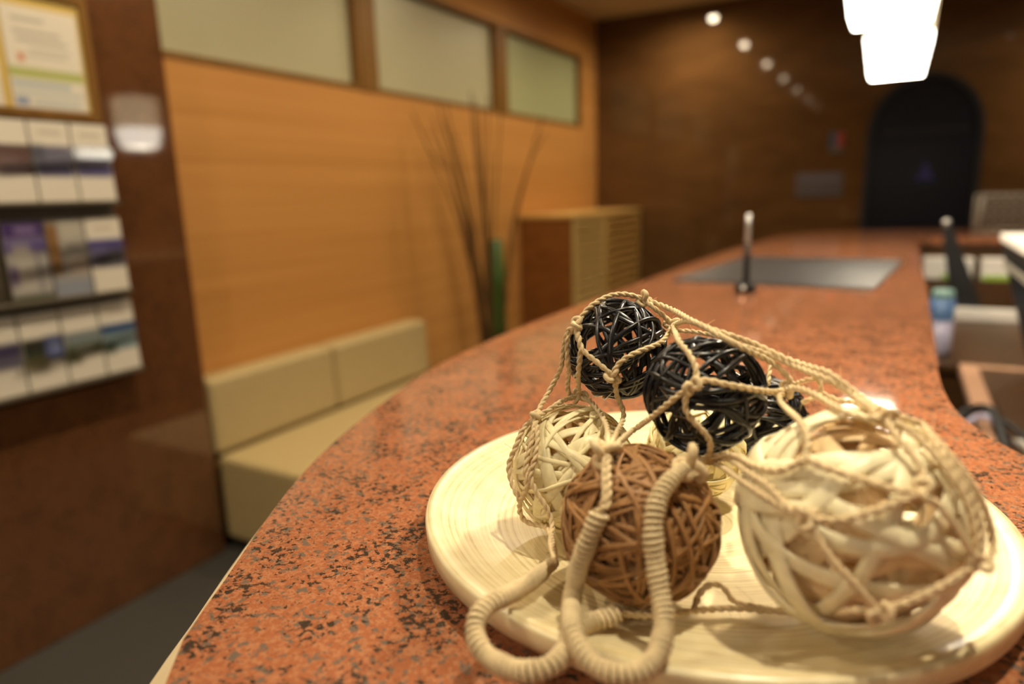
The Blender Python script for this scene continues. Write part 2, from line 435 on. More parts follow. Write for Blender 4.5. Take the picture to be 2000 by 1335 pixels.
plab = ['white lit pendant lamp hanging over the far half of the counter, lowest in the picture', 'white lit pendant lamp nearer the viewer, overlapping the farther lamp from above',
        'white lit pendant lamp hanging above the bamboo plate, out of the picture', 'added unseen pendant lamp behind the viewer, filling the front with light']
for i, y in enumerate(PEND):
    p = empty('pendant_lamp', (-.058, y, LZ), plab[i], 'lamp', 'pendant lamps over the counter')
    square_loft('lamp_shade', [(.080, 0), (.097, .105), (.091, .150), (.090, .30)], M['shade'], p, (0, 0, 0))
    square_loft('sleeve', [(.098, .115), (.108, .30)], M['sleeve'], p, (0, 0, 0), cap=False)
    tube('cord', [(0, 0, .30), (0, 0, .6), (0, 0, ZC - LZ - .02)], .004, M['black'], p)
    lathe('ceiling_cup', [(0.001, ZC - LZ - .03), (.05, ZC - LZ - .03), (.055, ZC - LZ - .001), (0.001, ZC - LZ - .001)], M['steel'], p, n=24)
    ld = bpy.data.lights.new('bulb', 'POINT'); ld.energy = PENDANT_W; ld.color = WARM; ld.shadow_soft_size = .022
    lo = bpy.data.objects.new('bulb', ld); col.objects.link(lo); lo.parent = p; lo.location = (0, 0, .045)

# ------------------------------------------------------------------ ceiling downlights (aisle row seen in the polished wall, the rest added fill)
ORD = ['first', 'second', 'third', 'fourth', 'fifth', 'sixth', 'seventh']
for i in range(7):
    y = 5.04 - 1.222 * i
    d = empty('downlight', (-1.43, y, ZC), 'round ceiling downlight over the aisle, %s in the row counting from the glossy far wall' % ORD[i], 'light', 'row of ceiling downlights')
    lathe('ring', [(.036, -.001), (.036, -.006), (.050, -.006), (.054, -.001)], M['white'], d, n=32)
    lathe('lens', [(.0005, -.002), (.036, -.002)], M['lens'], d, n=32)
    ld = bpy.data.lights.new('spot', 'SPOT'); ld.energy = DOWN_W; ld.color = (1.0, .82, .56); ld.shadow_soft_size = .03
    ld.spot_size = math.radians(172); ld.spot_blend = 1.0
    lo = bpy.data.objects.new('spot', ld); col.objects.link(lo); lo.parent = d; lo.location = (0, 0, -.012)

d = empty('downlight', (.16, .45, ZC), 'added unseen ceiling downlight brightening the near end of the counter, apart from the aisle row', 'light')  # added out of view to brighten plate and ball tops
lathe('ring', [(.036, -.001), (.036, -.006), (.050, -.006), (.054, -.001)], M['white'], d, n=32)
lathe('lens', [(.0005, -.002), (.036, -.002)], M['lens'], d, n=32)
ld = bpy.data.lights.new('spot', 'SPOT'); ld.energy = 95; ld.color = (1.0, .88, .64); ld.shadow_soft_size = .03; ld.spot_size = math.radians(46); ld.spot_blend = 1.0
lo = bpy.data.objects.new('spot', ld); col.objects.link(lo); lo.parent = d; lo.location = (0, 0, -.012)

for x, y, cone, pw, lab in ((1.10, 4.85, 150, 90, 'next to the glossy far wall'), (.75, 2.55, 130, 60, 'halfway along the counter')):  # two unseen lights added to lift the far wall and staff side
    d = empty('downlight', (x, y, ZC), 'added unseen fill downlight over the staff side, ' + lab, 'light')
    lathe('ring', [(.036, -.001), (.036, -.006), (.050, -.006), (.054, -.001)], M['white'], d, n=32)
    lathe('lens', [(.0005, -.002), (.036, -.002)], M['lens'], d, n=32)
    ld = bpy.data.lights.new('spot', 'SPOT'); ld.energy = pw; ld.color = (1.0, .84, .60); ld.shadow_soft_size = .03; ld.spot_size = math.radians(cone); ld.spot_blend = 1.0
    lo = bpy.data.objects.new('spot', ld); col.objects.link(lo); lo.parent = d; lo.location = (0, 0, -.012)

# ------------------------------------------------------------------ bench
so = empty('bench', (-1.9, 2.2, 0), 'beige leather bench with a padded back against the orange wall', 'bench')
SY0, SY1 = 1.53, 2.88
box('plinth', (XW + .02, -1.62, SY0 + .05, SY1 - .04, 0, .05), M['plinth'], so, loc=(1.9, -2.2, 0))
box('seat', (-2.128, -1.56, SY0, SY1, .05, .372), M['beige'], so, .018, 3, loc=(1.9, -2.2, 0))
for a, b in ((SY0, 2.163), (2.171, SY1 - .03)):
    bm = bmesh.new(); add_box(bm, XW + .003, -2.118, a, b, .374, .655)
    for v in bm.verts:
        if v.co.z > .5: v.co.x -= .012 if v.co.x > -2.2 else 0
    bevel(bm, .02, 3); link('back_cushion', bm_mesh(bm, 'back_cushion'), M['beige'], so, (1.9, -2.2, 0))

# ------------------------------------------------------------------ cabinet with louvred doors
cb = empty('cabinet', (-2.05, 4.75, 0), 'low wooden cabinet with slatted doors in the far corner', 'cabinet')
L0 = (2.05, -4.75, 0); CX1, CY0, CY1, CZ = -1.862, 4.10, 5.42, 1.143
box('carcass', (XW + .005, CX1 - .02, CY0 + .02, CY1, .06, CZ - .025), M['cab_red'], cb, loc=L0)
tag(box('side_panel', (XW + .004, CX1, CY0, CY0 + .019, .0, CZ - .026), M['cab_red'], cb, .003, loc=L0), 'reddish brown side panel')
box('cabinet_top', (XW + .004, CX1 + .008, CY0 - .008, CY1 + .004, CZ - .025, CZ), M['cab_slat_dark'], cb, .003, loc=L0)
ns = 17
for k, (a, b) in enumerate(((CY0 + .021, 4.66), (4.668, CY1 - .002))):
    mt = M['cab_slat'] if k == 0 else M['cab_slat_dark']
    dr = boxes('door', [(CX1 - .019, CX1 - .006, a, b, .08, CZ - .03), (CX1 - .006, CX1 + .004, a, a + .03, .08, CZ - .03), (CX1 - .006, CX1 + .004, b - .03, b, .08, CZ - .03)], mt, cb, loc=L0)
    bm = bmesh.new(); add_box(bm, -.004, .006, -(b - a) / 2 + .031, (b - a) / 2 - .031, -.026, .026); bevel(bm, .003, 1)
    sm = bm_mesh(bm, 'slat'); sm.materials.append(mt)
    for j in range(ns):
        link('slat', sm, None, dr, (CX1 - .001, (a + b) / 2, .10 + (j + .5) * (CZ - .15) / ns), (0, .34, 0))
    # slats sit in the door's own frame of reference, which has the cabinet's offset

# ------------------------------------------------------------------ dry twigs with a green cane in a pot
pl = empty('potted_twigs', (-1.92, 3.24, 0), 'tall bundle of dry brown twigs round a green cane beside the cabinet', 'plant')
lathe('pot', [(.001, 0), (.085, 0), (.105, .26), (.11, .30), (.098, .30), (.09, .27), (.001, .26)], M['pot'], pl, n=40)
lathe('cane', [(.001, .26), (.041, .26), (.041, .55), (.044, .56), (.041, .57), (.041, .80), (.043, .81), (.040, .82), (.034, 1.04), (.001, 1.05)], M['green_stem'], pl, n=24)
rng = random.Random(5)
TW = [(-.42, 1.70), (-.36, 1.62), (-.30, 1.68), (-.25, 1.75), (-.21, 1.66), (-.16, 1.73), (-.09, 1.78), (-.05, 1.70), (-.02, 1.80), (.02, 1.72), (.05, 1.78), (.09, 1.70), (.28, 1.68), (.34, 1.58), (-.12, 1.60), (-.28, 1.5)]
for dx, zt in TW:
    x0 = -.045 + .05 * dx / .4 + rng.uniform(-.012, .012); y0 = rng.uniform(-.05, .05)
    if abs(x0) < .042 and abs(y0) < .042: y0 = -.05
    sp_ = rng.uniform(-.06, .06)
    ux, uy = (.44 * dx, .90 * dx) if dx < 0 else (.85 * dx, .3 * dx)
    P = [(x0, y0, .265), (x0 + ux * .10, y0 + (uy + sp_) * .1, .62), (x0 + ux * .36, y0 + uy * .36 + sp_ * .4, 1.10), (x0 + ux * .68, y0 + uy * .68 + sp_ * .7, 1.42), (x0 + ux, y0 + uy + sp_, zt)]
    q = catmull(P, .06); tube('twig', q, np.linspace(.0066, .0030, len(q)), M['twig'], pl, sides=6)

# ------------------------------------------------------------------ arched door in the far wall
ad = empty('arched_door', (.075, YB, 0), 'dark navy arched door in the glossy brown far wall', 'door')
def arch(hw, zs, zt, n=24):
    return [(-hw, 0), (hw, 0)] + [(hw * math.cos(PI * k / n), zs + (zt - zs) * math.sin(PI * k / n)) for k in range(n + 1)]
def arch_mesh(name, hw, zs, zt, y0, y1, mt, hole=None):
    A = arch(hw, zs, zt); bm = bmesh.new()
    def ring(pts, y): return [bm.verts.new((x, y, z)) for x, z in pts]
    if hole is None:
        a, b = ring(A, y0), ring(A, y1); bm.faces.new(a); bm.faces.new(b[::-1])
        for i in range(len(A)): bm.faces.new((a[i], b[i], b[(i+1) % len(A)], a[(i+1) % len(A)]))
    else:
        B_ = arch(*hole); r = [ring(A, y0), ring(B_, y0), ring(B_, y1), ring(A, y1)]
        n = len(A)
        for i in range(1, n):
            j = (i + 1) % n
            for p in range(4):
                q = (p + 1) % 4; bm.faces.new((r[p][i], r[p][j], r[q][j], r[q][i]))
    bmesh.ops.recalc_face_normals(bm, faces=bm.faces)
    return link(name, bm_mesh(bm, name), mt, ad)
arch_mesh('door_leaf', .305, 1.60, 1.945, -.018, -.002, M['navy'])
arch_mesh('door_frame', .335, 1.60, 1.975, -.032, -.002, M['black'], hole=(.305, 1.60, 1.945))
tag(box('transom_bar', (-.25, .25, -.026, -.0185, 1.60, 1.625), M['black'], ad), 'faint grey bar across the door')
tri = prism('blue_sign', [(-.065, -.05), (.065, -.05), (.03, -.01), (.012, .06), (-.012, .06), (-.03, -.01)], 0, .004, plain('blue_sign', (.012, .012, .11), .5), ad, loc=(0.03, -.0185, 1.345), rot=(PI / 2, 0, 0))
tag(tri, 'small blue sign on the door')
pq = box('painted_reflection', (-.048, .048, -.010, 0, -.07, .07), printed('reflection_paint', (.06, .055, .05), [(.0, .5, .25, 1, (.035, .055, .09), .06), (.5, 1, .25, 1, (.26, .03, .015), .06), (0, 1, 0, .22, (.11, .085, .06), .05)], axes=('X', 'Z')), None, .002, loc=(-.445, YB - .0005, 1.57))  # thin panel coloured to imitate a poster mirrored in the polished wall
tag(pq, 'small blue and red painted reflection on the far wall beside the arched door', 'painted reflection')
pq = box('painted_reflection_pale', (-.155, .155, -.006, 0, -.085, .085), printed('reflection_paint_pale', (.085, .062, .062), [(.08, .92, .62, .9, (.11, .09, .105), .06), (.1, .6, .15, .4, (.09, .07, .07), .06)], rough=.4, axes=('X', 'Z')), None, .002, loc=(-.545, YB - .0005, 1.285))  # pale panel in place of a dim reflection in the wall
tag(pq, 'faint greyish painted reflection low on the far wall left of the arched door', 'notice')

# ------------------------------------------------------------------ framed poster and leaflet rack on the pillar
def S(y, z, k=.99): return y * k, CAM_Z + (z - CAM_Z) * k
W_ = (.74, .69, .59)
pb = empty('notice_frame', (PX, .95, 1.52), 'wood framed yellow notice board with printed sheets on the pillar', 'notice board')
fy0, fy1, fz0, fz1, ft = .55, 1.272, 1.525, 1.866, .022
LB = (-PX, -.95, -1.52)
box('backing', (PX + .002, PX + .012, fy0 + .02, fy1 - .02, fz0 + .02, fz1 - .02), plain('yellow_backing', (.62, .45, .13), .5, .3), pb, loc=LB)
for bx in ((fy0, fy1, fz0, fz0 + ft), (fy0, fy1, fz1 - ft, fz1), (fy0, fy0 + ft, fz0 + ft, fz1 - ft), (fy1 - ft, fy1, fz0 + ft, fz1 - ft)):
    box('frame_bar', (PX + .002, PX + .022, bx[0], bx[1], bx[2], bx[3]), M['frame_wood'], pb, loc=LB)
GR = (.38, .37, .33)
r1 = [(.12, .55, .86, .89, GR, .02), (.12, .75, .74, .77, GR, .02), (.15, .82, .66, .69, GR, .02), (.30, .85, .58, .60, (.45, .43, .38), .02), (.25, .8, .52, .54, (.45, .42, .36), .02),
      (.14, .22, .46, .54, (.60, .20, .08), .02), (.0, 1, .30, .40, (.42, .46, .14), .02), (.02, .8, .22, .26, (.30, .40, .46), .02), (.02, .95, .14, .17, (.38, .46, .47), .02), (.03, .2, .03, .10, (.16, .24, .40), .02), (.25, .9, .04, .08, (.40, .47, .48), .02)]
tag(box('sheet', (PX + .013, PX + .016, 1.042, 1.238, 1.550, 1.812), printed('sheet_print', W_, r1), pb, loc=LB), 'white sheet with a green band and blue lines')
tag(box('sheet', (PX + .013, PX + .016, .72, 1.018, 1.550, 1.812), printed('sheet_print_b', W_, [(.6, .96, .55, .8, (.12, .14, .18), .03), (.2, .5, .6, .8, (.4, .4, .36), .03), (.1, .9, .2, .25, GR, .03)]), pb, loc=LB), 'second sheet with dark figures')
RK = (PX, 1.0, .75)
rk = empty('leaflet_rack', RK, 'dark wall rack of holiday leaflets in three rows on the granite pillar', 'rack')
LR = (-RK[0], -RK[1], -RK[2])
ROWS = [(1.300, 1.520), (1.028, 1.250), (.775, .993)]
RY0, RY1 = .62, 1.276
box('back_panel', (PX + .002, PX + .008, RY0, RY1, .775, 1.505), M['rack'], rk, loc=LR)
for (za, zb) in ROWS:
    za, zb = S(0, za)[1], S(0, zb)[1]
    box('shelf', (PX + .009, PX + .050, RY0, RY1, za - .014, za - .003), M['rack'], rk, .002, loc=LR)
    bm = bmesh.new(); add_box(bm, -.0015, .0015, -.17, .165, -.016, .016)
    tag(link('acrylic_lip', bm_mesh(bm, 'acrylic_lip'), M['acrylic'], rk, (PX + .052 + LR[0], 1.11 + LR[1], za + .132 + LR[2]), (0, math.radians(-1.6), math.radians(3.0))), 'clear acrylic lip')
V = lambda *c: tuple(v * .8 for v in c)
PR = {
 (0, 0): (W_, [(.0, 1, .32, .70, (.22, .20, .28), .02), (.05, .95, .33, .46, (.055, .045, .17), .05), (0, 1, .58, .70, (.30, .29, .30), .02), (.2, .8, .84, .87, (.42, .36, .28), .03)]),
 (0, 1): (W_, [(.0, 1, .32, .70, (.20, .19, .27), .02), (.1, .9, .33, .45, (.06, .05, .16), .05), (0, .3, .5, .7, (.12, .12, .16), .05), (.2, .8, .85, .88, (.42, .36, .28), .03)]),
 (0, 2): (W_, [(.0, 1, .33, .70, (.14, .075, .065), .02), (.2, .7, .4, .6, (.17, .10, .09), .08)]),
 (1, 0): (W_, [(.0, 1, .33, .70, (.16, .15, .22), .02), (0, 1, .58, .70, (.085, .07, .27), .04), (.1, .5, .50, .60, (.19, .17, .36), .05), (.15, .95, .35, .50, (.06, .06, .065), .06), (.55, .85, .38, .46, (.14, .13, .13), .03), (.2, .75, .84, .87, (.46, .34, .20), .03)]),
 (1, 1): ((.33, .31, .28), [(.35, 1, .72, 1, (.46, .43, .36), .08), (0, .28, .30, .95, (.24, .12, .035), .05), (.25, 1, .50, .58, (.06, .055, .05), .05), (.45, 1, .30, .48, (.44, .35, .29), .08), (0, 1, 0, .22, (.27, .29, .34), .05), (.45, .95, .60, .66, (.13, .12, .12), .05)]),
 (1, 2): ((.40, .38, .36), [(0, 1, .78, 1, (.055, .025, .13), .03), (.3, .8, .84, .93, (.20, .14, .30), .04), (.0, 1, .60, .78, (.11, .08, .24), .03), (.15, .6, .15, .68, (.45, .42, .37), .08), (0, .22, .22, .45, (.10, .06, .16), .06), (0, 1, 0, .08, (.06, .07, .03), .03), (.68, .78, .1, .6, (.26, .24, .24), .03)]),
 (2, 0): (W_, [(.0, 1, .30, .68, (.26, .36, .38), .02), (0, 1, .57, .68, (.028, .085, .27), .03), (0, .35, .28, .42, (.06, .08, .03), .06), (.2, .8, .83, .86, (.46, .34, .26), .03)]),
 (2, 1): (W_, [(.0, 1, .42, .66, (.27, .32, .34), .03), (0, 1, .32, .50, (.085, .095, .045), .05), (.0, .4, .24, .36, (.12, .12, .04), .06), (.25, .75, .38, .44, (.28, .27, .22), .05)]),
 (2, 2): (W_, [(.0, 1, .34, .67, (.035, .040, .028), .03), (.55, 1, .40, .67, (.11, .13, .30), .05), (.7, .9, .45, .6, (.20, .24, .42), .05), (0, .6, .24, .40, (.14, .12, .05), .08)]),
 (2, 3): (W_, [(.0, 1, .34, .66, (.11, .10, .14), .04), (.3, 1, .50, .66, (.05, .04, .09), .05)]),
}
LAB = {(0, 0): 'leaflet with a dark blue photo strip, first from the corner in the top row', (0, 1): 'leaflet with a grey blue photo strip, second from the corner in the top row', (0, 2): 'leaflet with a reddish brown photo, farthest left in the top row',
       (1, 0): 'leaflet with a violet mountain view between white bands, middle row', (1, 1): 'leaflet with a brown and white building photo, middle row', (1, 2): 'leaflet with purple sky over a white tower, middle row',
       (2, 0): 'leaflet with a bright blue sea strip, bottom row', (2, 1): 'leaflet with pale sky over a green garden, bottom row', (2, 2): 'leaflet with dark trees and a violet sky patch, bottom row', (2, 3): 'leaflet with a small dark violet photo, farthest left in the bottom row'}
for (r, k), (base, rects) in PR.items():
    za, zb = S(0, ROWS[r][0])[1], S(0, ROWS[r][1])[1]
    yr = S(1.287, 0)[0] - .1104 * k
    o = box('leaflet', (-.003, .003, -.1045, 0, 0, zb - za), printed('leaflet_print', base, rects, rough=.3), None, .0008, 1, loc=(PX + .031, yr, za - .0025), rot=(0, math.radians(-2), 0))
    tag(o, LAB[(r, k)], 'leaflet', 'leaflets in the wall rack')

# ------------------------------------------------------------------ things on the counter
dp = empty('desk_pad', (-.247, 2.04, CT), 'black leather desk pad lying flat on the red granite counter', 'desk pad', rot=(0, 0, -.085))
box('pad', (-.232, .232, -.325, .325, .0004, .006), M['leather_black'], dp, .002)
box('border', (-.226, .226, -.318, -.296, .0061, .0075), M['leather_black'], dp, .0005)
box('border', (-.226, .226, .296, .318, .0061, .0075), M['leather_black'], dp, .0005)
pn = empty('pen_stand', (-.296, 1.59, CT), 'black pen stand with a silver topped pen standing upright in it', 'pen stand')
box('base', (-.021, .021, -.021, .021, 0, .022), M['black'], pn, .003)
tag(lathe('chain_ball', [(.0005, .0), (.004, .002), (.0055, .006), (.004, .010), (.0005, .012)], M['steel'], pn, loc=(-.002, -.0225, .006), n=16), 'small steel stud')
lathe('holder', [(.0005, .022), (.009, .022), (.0078, .030), (.0070, .075), (.0062, .110), (.0005, .111)], M['black'], pn, n=24)
pe = lathe('pen', [(.0005, .108), (.0060, .108), (.0062, .112), (.0062, .150), (.0055, .172), (.0005, .174)], M['steel'], pn, n=24)

# ------------------------------------------------------------------ behind the counter: desk, boxes, paper
ds = empty('low_cabinet', (.60, 2.85, 0), 'low dark brown cabinet behind the counter carrying white paper', 'cabinet')
LD = (-.60, -2.85, 0)
box('carcass', (.085, 1.35, 2.40, 3.44, .0, .715), M['counter_wood'], ds, loc=LD)
box('cabinet_top', (.08, 1.36, 2.385, 3.45, .716, .745), M['counter_wood'], ds, .003, loc=LD)
rs = box('riser_shelf', (.10, .62, 3.335, 3.44, .746, .885), M['counter_wood'], None, .004)
tag(rs, 'brown wooden riser under the white and green boxes behind the counter', 'shelf')
GB = [('white paper box with a green foot, half hidden by the counter edge', .09, .265), ('white paper box with a green foot beside the black stand', .295, .440)]
for lab, a, b in GB:
    o = empty('paper_box', ((a + b) / 2, 3.388, .886), lab, 'box', 'white boxes on the riser shelf')
    h = (b - a) / 2
    box('carton', (-h, h, -.045, .045, 0, .074), M['card'], o, .003)
    gx = (-.02, h - .004) if a < .2 else (-h + .004, .03)
    box('green_band', (gx[0], gx[1], -.0465, -.0452, .002, .020), M['green'], o)
    box('lid', (-h - .002, h + .002, -.047, .047, .0745, .084), M['white'], o, .002)
o = empty('paper_stack', (.308, 3.21, .746), 'thick white paper stack in front of the brown riser', 'paper stack')
for k in range(2): box('ream', (-.118 + .002 * k, .118 - .001 * k, -.035, .035, .001 + k * .021, .0205 + k * .021), M['white'], o, .002)
o = empty('bottle', (.128, 2.50, .746), 'blue and lilac bottle standing against the counter edge', 'bottle')
lathe('body', [(.0005, .001), (.030, .001), (.034, .012), (.034, .110), (.0005, .111)], M['lilac'], o, n=28)
lathe('label', [(.0342, .112), (.0345, .114), (.0345, .180), (.0005, .181)], plain('blue_label', (.10, .20, .42), .4), o, n=28)
lathe('cap', [(.030, .182), (.031, .184), (.029, .206), (.0005, .208)], plain('teal_cap', (.22, .38, .36), .4), o, n=28)
# slim black stand; its silver ball is modelled for a blurred highlight
st = empty('slim_stand', (.262, 3.288, .746), 'black tapering stand with a silver ball imitating a highlight at its tip behind the counter', 'stand')
bm = bmesh.new()
sec = [(.0, .052, .036), (.10, .047, .030), (.25, .030, .020), (.36, .019, .014)]
rings = []
for z, hw, hd in sec:
    cxo = -.105 * (z / .36)
    rings.append([bm.verts.new((cxo + sx * hw, sy * hd, z)) for sx, sy in ((-1, -1), (1, -1), (1, 1), (-1, 1))])
for a, b in zip(rings[:-1], rings[1:]):
    for i in range(4): bm.faces.new((a[i], a[(i+1) % 4], b[(i+1) % 4], b[i]))
bm.faces.new(rings[0][::-1]); bm.faces.new(rings[-1]); bevel(bm, .004, 2)
link('body', bm_mesh(bm, 'body'), M['black'], st)
lathe('highlight_ball', [(.0005, -.016), (.009, -.013), (.016, 0), (.012, .011), (.0005, .016)], M['steel'], st, loc=(-.108, 0, .374), n=24)
# wire tray on the return of the counter
wt = empty('wire_tray', (.50, 3.95, CT), 'grey wire letter tray standing at the far end of the counter', 'tray')
def rod(parent, a, b, r=.004, nm='rod'): return tube(nm, [a, tuple((np.array(a) + b) / 2), b], r, M['grey_wire'], parent, sides=6)
hx, hz = .20, .165
for (a, b, r) in (((-hx, -.08, .006), (-hx + .015, -.08, hz), .011), ((-hx + .015, -.08, hz), (hx, -.08, hz), .009), ((hx, -.08, hz), (hx, -.08, .006), .009), ((-hx, -.08, .010), (hx, -.08, .010), .008)):
    rod(wt, a, b, r, 'frame_rod')
for (a, b, r) in (((-hx, .09, .006), (-hx, .09, hz), .008), ((-hx, .09, hz), (hx, .09, hz), .006), ((hx, .09, hz), (hx, .09, .006), .006), ((-hx, -.08, .010), (-hx, .09, .010), .006), ((hx, -.08, .010), (hx, .09, .010), .006)):
    rod(wt, a, b, r, 'frame_rod')
for k in range(11):
    x = -hx + .03 + k * (2 * hx - .05) / 10; rod(wt, (x, -.08, .012), (x, -.08, hz), .006)
for k in range(3): rod(wt, (-hx, -.08, .05 + k * .04), (hx, -.08, .05 + k * .04), .004)
# black office machine at the side
om = empty('office_machine', (.40, 2.04, .756), 'black office machine with a white top strip and grey stripe behind the counter', 'machine')
bm = bmesh.new(); cs_ = [(-.160, .345), (-.152, .362), (.22, .362), (.22, .001), (-.062, .001)]
fa = [bm.verts.new((x, -.24, z)) for x, z in cs_]; fb_ = [bm.verts.new((x, .24, z)) for x, z in cs_]
bm.faces.new(fa); bm.faces.new(fb_[::-1])
for i in range(5): bm.faces.new((fa[i], fb_[i], fb_[(i+1) % 5], fa[(i+1) % 5]))
bmesh.ops.recalc_face_normals(bm, faces=bm.faces); bevel(bm, .004, 2)
link('body', bm_mesh(bm, 'body'), M['black'], om)
tag(box('top_strip', (-.166, -.085, -.24, .25, .3625, .384), M['white'], om, .003), 'white top strip')
tag(box('stripe', (-.153, -.146, -.239, .239, .295, .312), M['grey_wire'], om, .001), 'grey stripe')
# rimmed desk nearer the viewer
wd = empty('work_desk', (.65, 1.55, 0), 'brown work desk with a pinkish wooden rim behind the counter', 'desk')
LE = (-.65, -1.55, 0)
dx0, dx1, dy0, dy1 = .178, 1.30, .78, 2.36
box('desk_top', (dx0 + .045, dx1, dy0, dy1 - .035, .735, .752), M['counter_wood'], wd, loc=LE)
tag(box('rim', (dx0, dx0 + .045, dy0, dy1, .725, .755), M['pink_wood'], wd, .003, loc=LE), 'pinkish wooden rim')
tag(box('rim', (dx0 + .046, dx1, dy1 - .034, dy1, .725, .755), M['pink_wood'], wd, .003, loc=LE), 'pinkish wooden rim')
for (x, y) in ((.25, .85), (.25, 2.25), (1.2, .85), (1.2, 2.25)): box('leg', (x - .025, x + .025, y - .025, y + .025, 0, .724), M['counter_wood'], wd, loc=LE)
hq = (.2, 1.6, .756)
ch = empty('headset', hq, 'black curved headset with a lilac inner band beside the white sheet', 'headset')
def back(p, o): return [tuple(np.array(q) - np.array(o)) for q in p]
tube('head_band', catmull(back([(0.134, 1.644, 0.790), (0.147, 1.702, 0.790), (0.166, 1.746, 0.790), (0.188, 1.764, 0.790), (0.203, 1.731, 0.790), (0.205, 1.641, 0.790), (0.202, 1.548, 0.790), (0.198, 1.458, 0.790), (0.193, 1.366, 0.790)], hq), .01), .0105, M['black'], ch)
tag(tube('inner_band', catmull(back([(0.148, 1.644, 0.783), (0.164, 1.695, 0.783), (0.182, 1.726, 0.783), (0.197, 1.721, 0.783), (0.202, 1.683, 0.783)], hq), .01), .0065, M['lilac'], ch), 'lilac inner band')
tube('cable', catmull(back([(0.208, 1.731, 0.785), (0.224, 1.680, 0.785), (0.242, 1.606, 0.785), (0.256, 1.528, 0.785)], hq), .012), .006, M['black'], ch)
o = box('paper_sheet', (-.08, .105, -.1485, .1485, 0, .003), M['white'], None, loc=(.345, 1.55, .7535), rot=(0, 0, .25))
tag(o, 'white sheet of paper lying on the rimmed brown desk', 'paper')

# ------------------------------------------------------------------ bamboo plate
PC = (-.107, .439, CT)
pt = empty('bamboo_plate', PC, 'round shallow bamboo plate with ring grain holding wicker balls', 'plate')
lathe('dish', [(.0006, .0005), (.100, .0005), (.108, .002), (.150, .0070), (.1800, .0125), (.1845, .0148), (.1850, .0248), (.1842, .0268), (.1805, .0276), (.172, .0235), (.150, .0165), (.125, .0120), (.100, .0085), (.060, .0070), (.0006, .0068)], M['bamboo'], pt, n=128)

# ------------------------------------------------------------------ wicker balls
def loop_mesh(R, rg, w, t, drift, round_=False, seg=56, normal=None, off=None):
    """one strand wound once round the ball: a slightly wandering, nearly great circle"""
    nrm = np.array(normal if normal is not None else [rg.gauss(0, 1) for _ in range(3)], float); nrm /= np.linalg.norm(nrm)
    a = np.cross(nrm, (0, 0, 1.0) if abs(nrm[2]) < .9 else (1.0, 0, 0)); a /= np.linalg.norm(a); b = np.cross(nrm, a)
    h = rg.gauss(0, drift) if off is None else off; h = max(-.75, min(.75, h))
    ph1, ph2, k1 = rg.uniform(0, 6.3), rg.uniform(0, 6.3), rg.choice((2, 3))
    vs = []; cs = 8 if round_ else 6
    for i in range(seg):
        u = 2 * PI * i / seg
        hh = h + .09 * math.sin(k1 * u + ph1) + .05 * math.sin(u + ph2)
        d = math.cos(u) * a + math.sin(u) * b; n_ = d * math.sqrt(max(.05, 1 - hh * hh)) + nrm * hh; n_ /= np.linalg.norm(n_)
        r_ = R * (1 - .035 * (1 + math.sin(3 * u + ph2)))
        tang = -math.sin(u) * a + math.cos(u) * b; bi = np.cross(n_, tang); bi /= np.linalg.norm(bi)
        ww = w * (1 + .12 * math.sin(2 * u + ph1))
        if round_: sec_ = [(ww / 2 * math.cos(2*PI*k/8), -w / 2 + w / 2 * math.sin(2*PI*k/8)) for k in range(8)]
        else: sec_ = [(-ww/2, -t*.55), (-ww*.36, 0), (ww*.36, 0), (ww/2, -t*.55), (ww*.30, -t), (-ww*.30, -t)]
        for (q, e) in sec_: vs.append(n_ * (r_ + e) + bi * q)
    F = [(i*cs+s, ((i+1) % seg)*cs+s, ((i+1) % seg)*cs+(s+1) % cs, i*cs+(s+1) % cs) for i in range(seg) for s in range(cs)]
    me = bpy.data.meshes.new('strand'); me.from_pydata([tuple(v) for v in vs], [], F); me.update(); return me
def wicker(c, R, mt, label, n, w, t, drift, seed, round_=False, inner=.0, name='wicker_ball', special=(), wvar=.25, group='wicker balls on the plate', seg=56, core=0, core_mt=None, core_r=.86):
    rg = random.Random(seed)
    o = empty(name, (c[0], c[1], c[2]), label, 'ball', group)
    for k in range(n):
        s = special[k] if k < len(special) else None
        RR = R * (1 - inner * rg.random() ** 1.5) if s is None else R
        me = loop_mesh(RR, rg, w * (1 + rg.uniform(-wvar, wvar)), t, drift, round_, seg, *(s if s else ()))
        link('strand', me, mt, o, smooth=True)
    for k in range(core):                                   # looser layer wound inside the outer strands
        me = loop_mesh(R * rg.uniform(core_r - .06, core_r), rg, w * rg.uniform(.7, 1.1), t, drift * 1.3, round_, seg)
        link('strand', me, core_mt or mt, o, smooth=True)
    return o
BL = {4: ([-0.1751, 0.3854, 1.1034], 0.0434), 5: ([-0.1107, 0.3269, 1.1056], 0.0431), 6: ([-0.0119, 0.3494, 1.1201], 0.0556), 1: ([-0.1592, 0.4193, 1.1774], 0.0352), 2: ([-0.0917, 0.3824, 1.1648], 0.0354), 3: ([-0.0872, 0.5648, 1.096], 0.036), 7: ([-0.118, 0.472, 1.096], 0.036)}
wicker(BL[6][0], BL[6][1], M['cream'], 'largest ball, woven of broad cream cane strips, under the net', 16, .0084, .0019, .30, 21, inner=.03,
       special=(((.1, .25, 1), .12), ((.75, -.55, .25), .1), ((.5, .6, .75), -.05), ((-.35, .5, .8), .3), ((.2, 1, .1), .55), ((.55, -.8, .35), .25), ((-.1, -.3, 1), .55)), wvar=.2, core=26, core_mt=M['cream_glow_tint'], core_r=.88)
wicker(BL[4][0], BL[4][1], M['cream_small'], 'small cream cane ball behind the brown one', 26, .0056, .0012, .30, 9, inner=.05, wvar=.55, core=20, core_mt=M['cream_glow_tint'], core_r=.86)
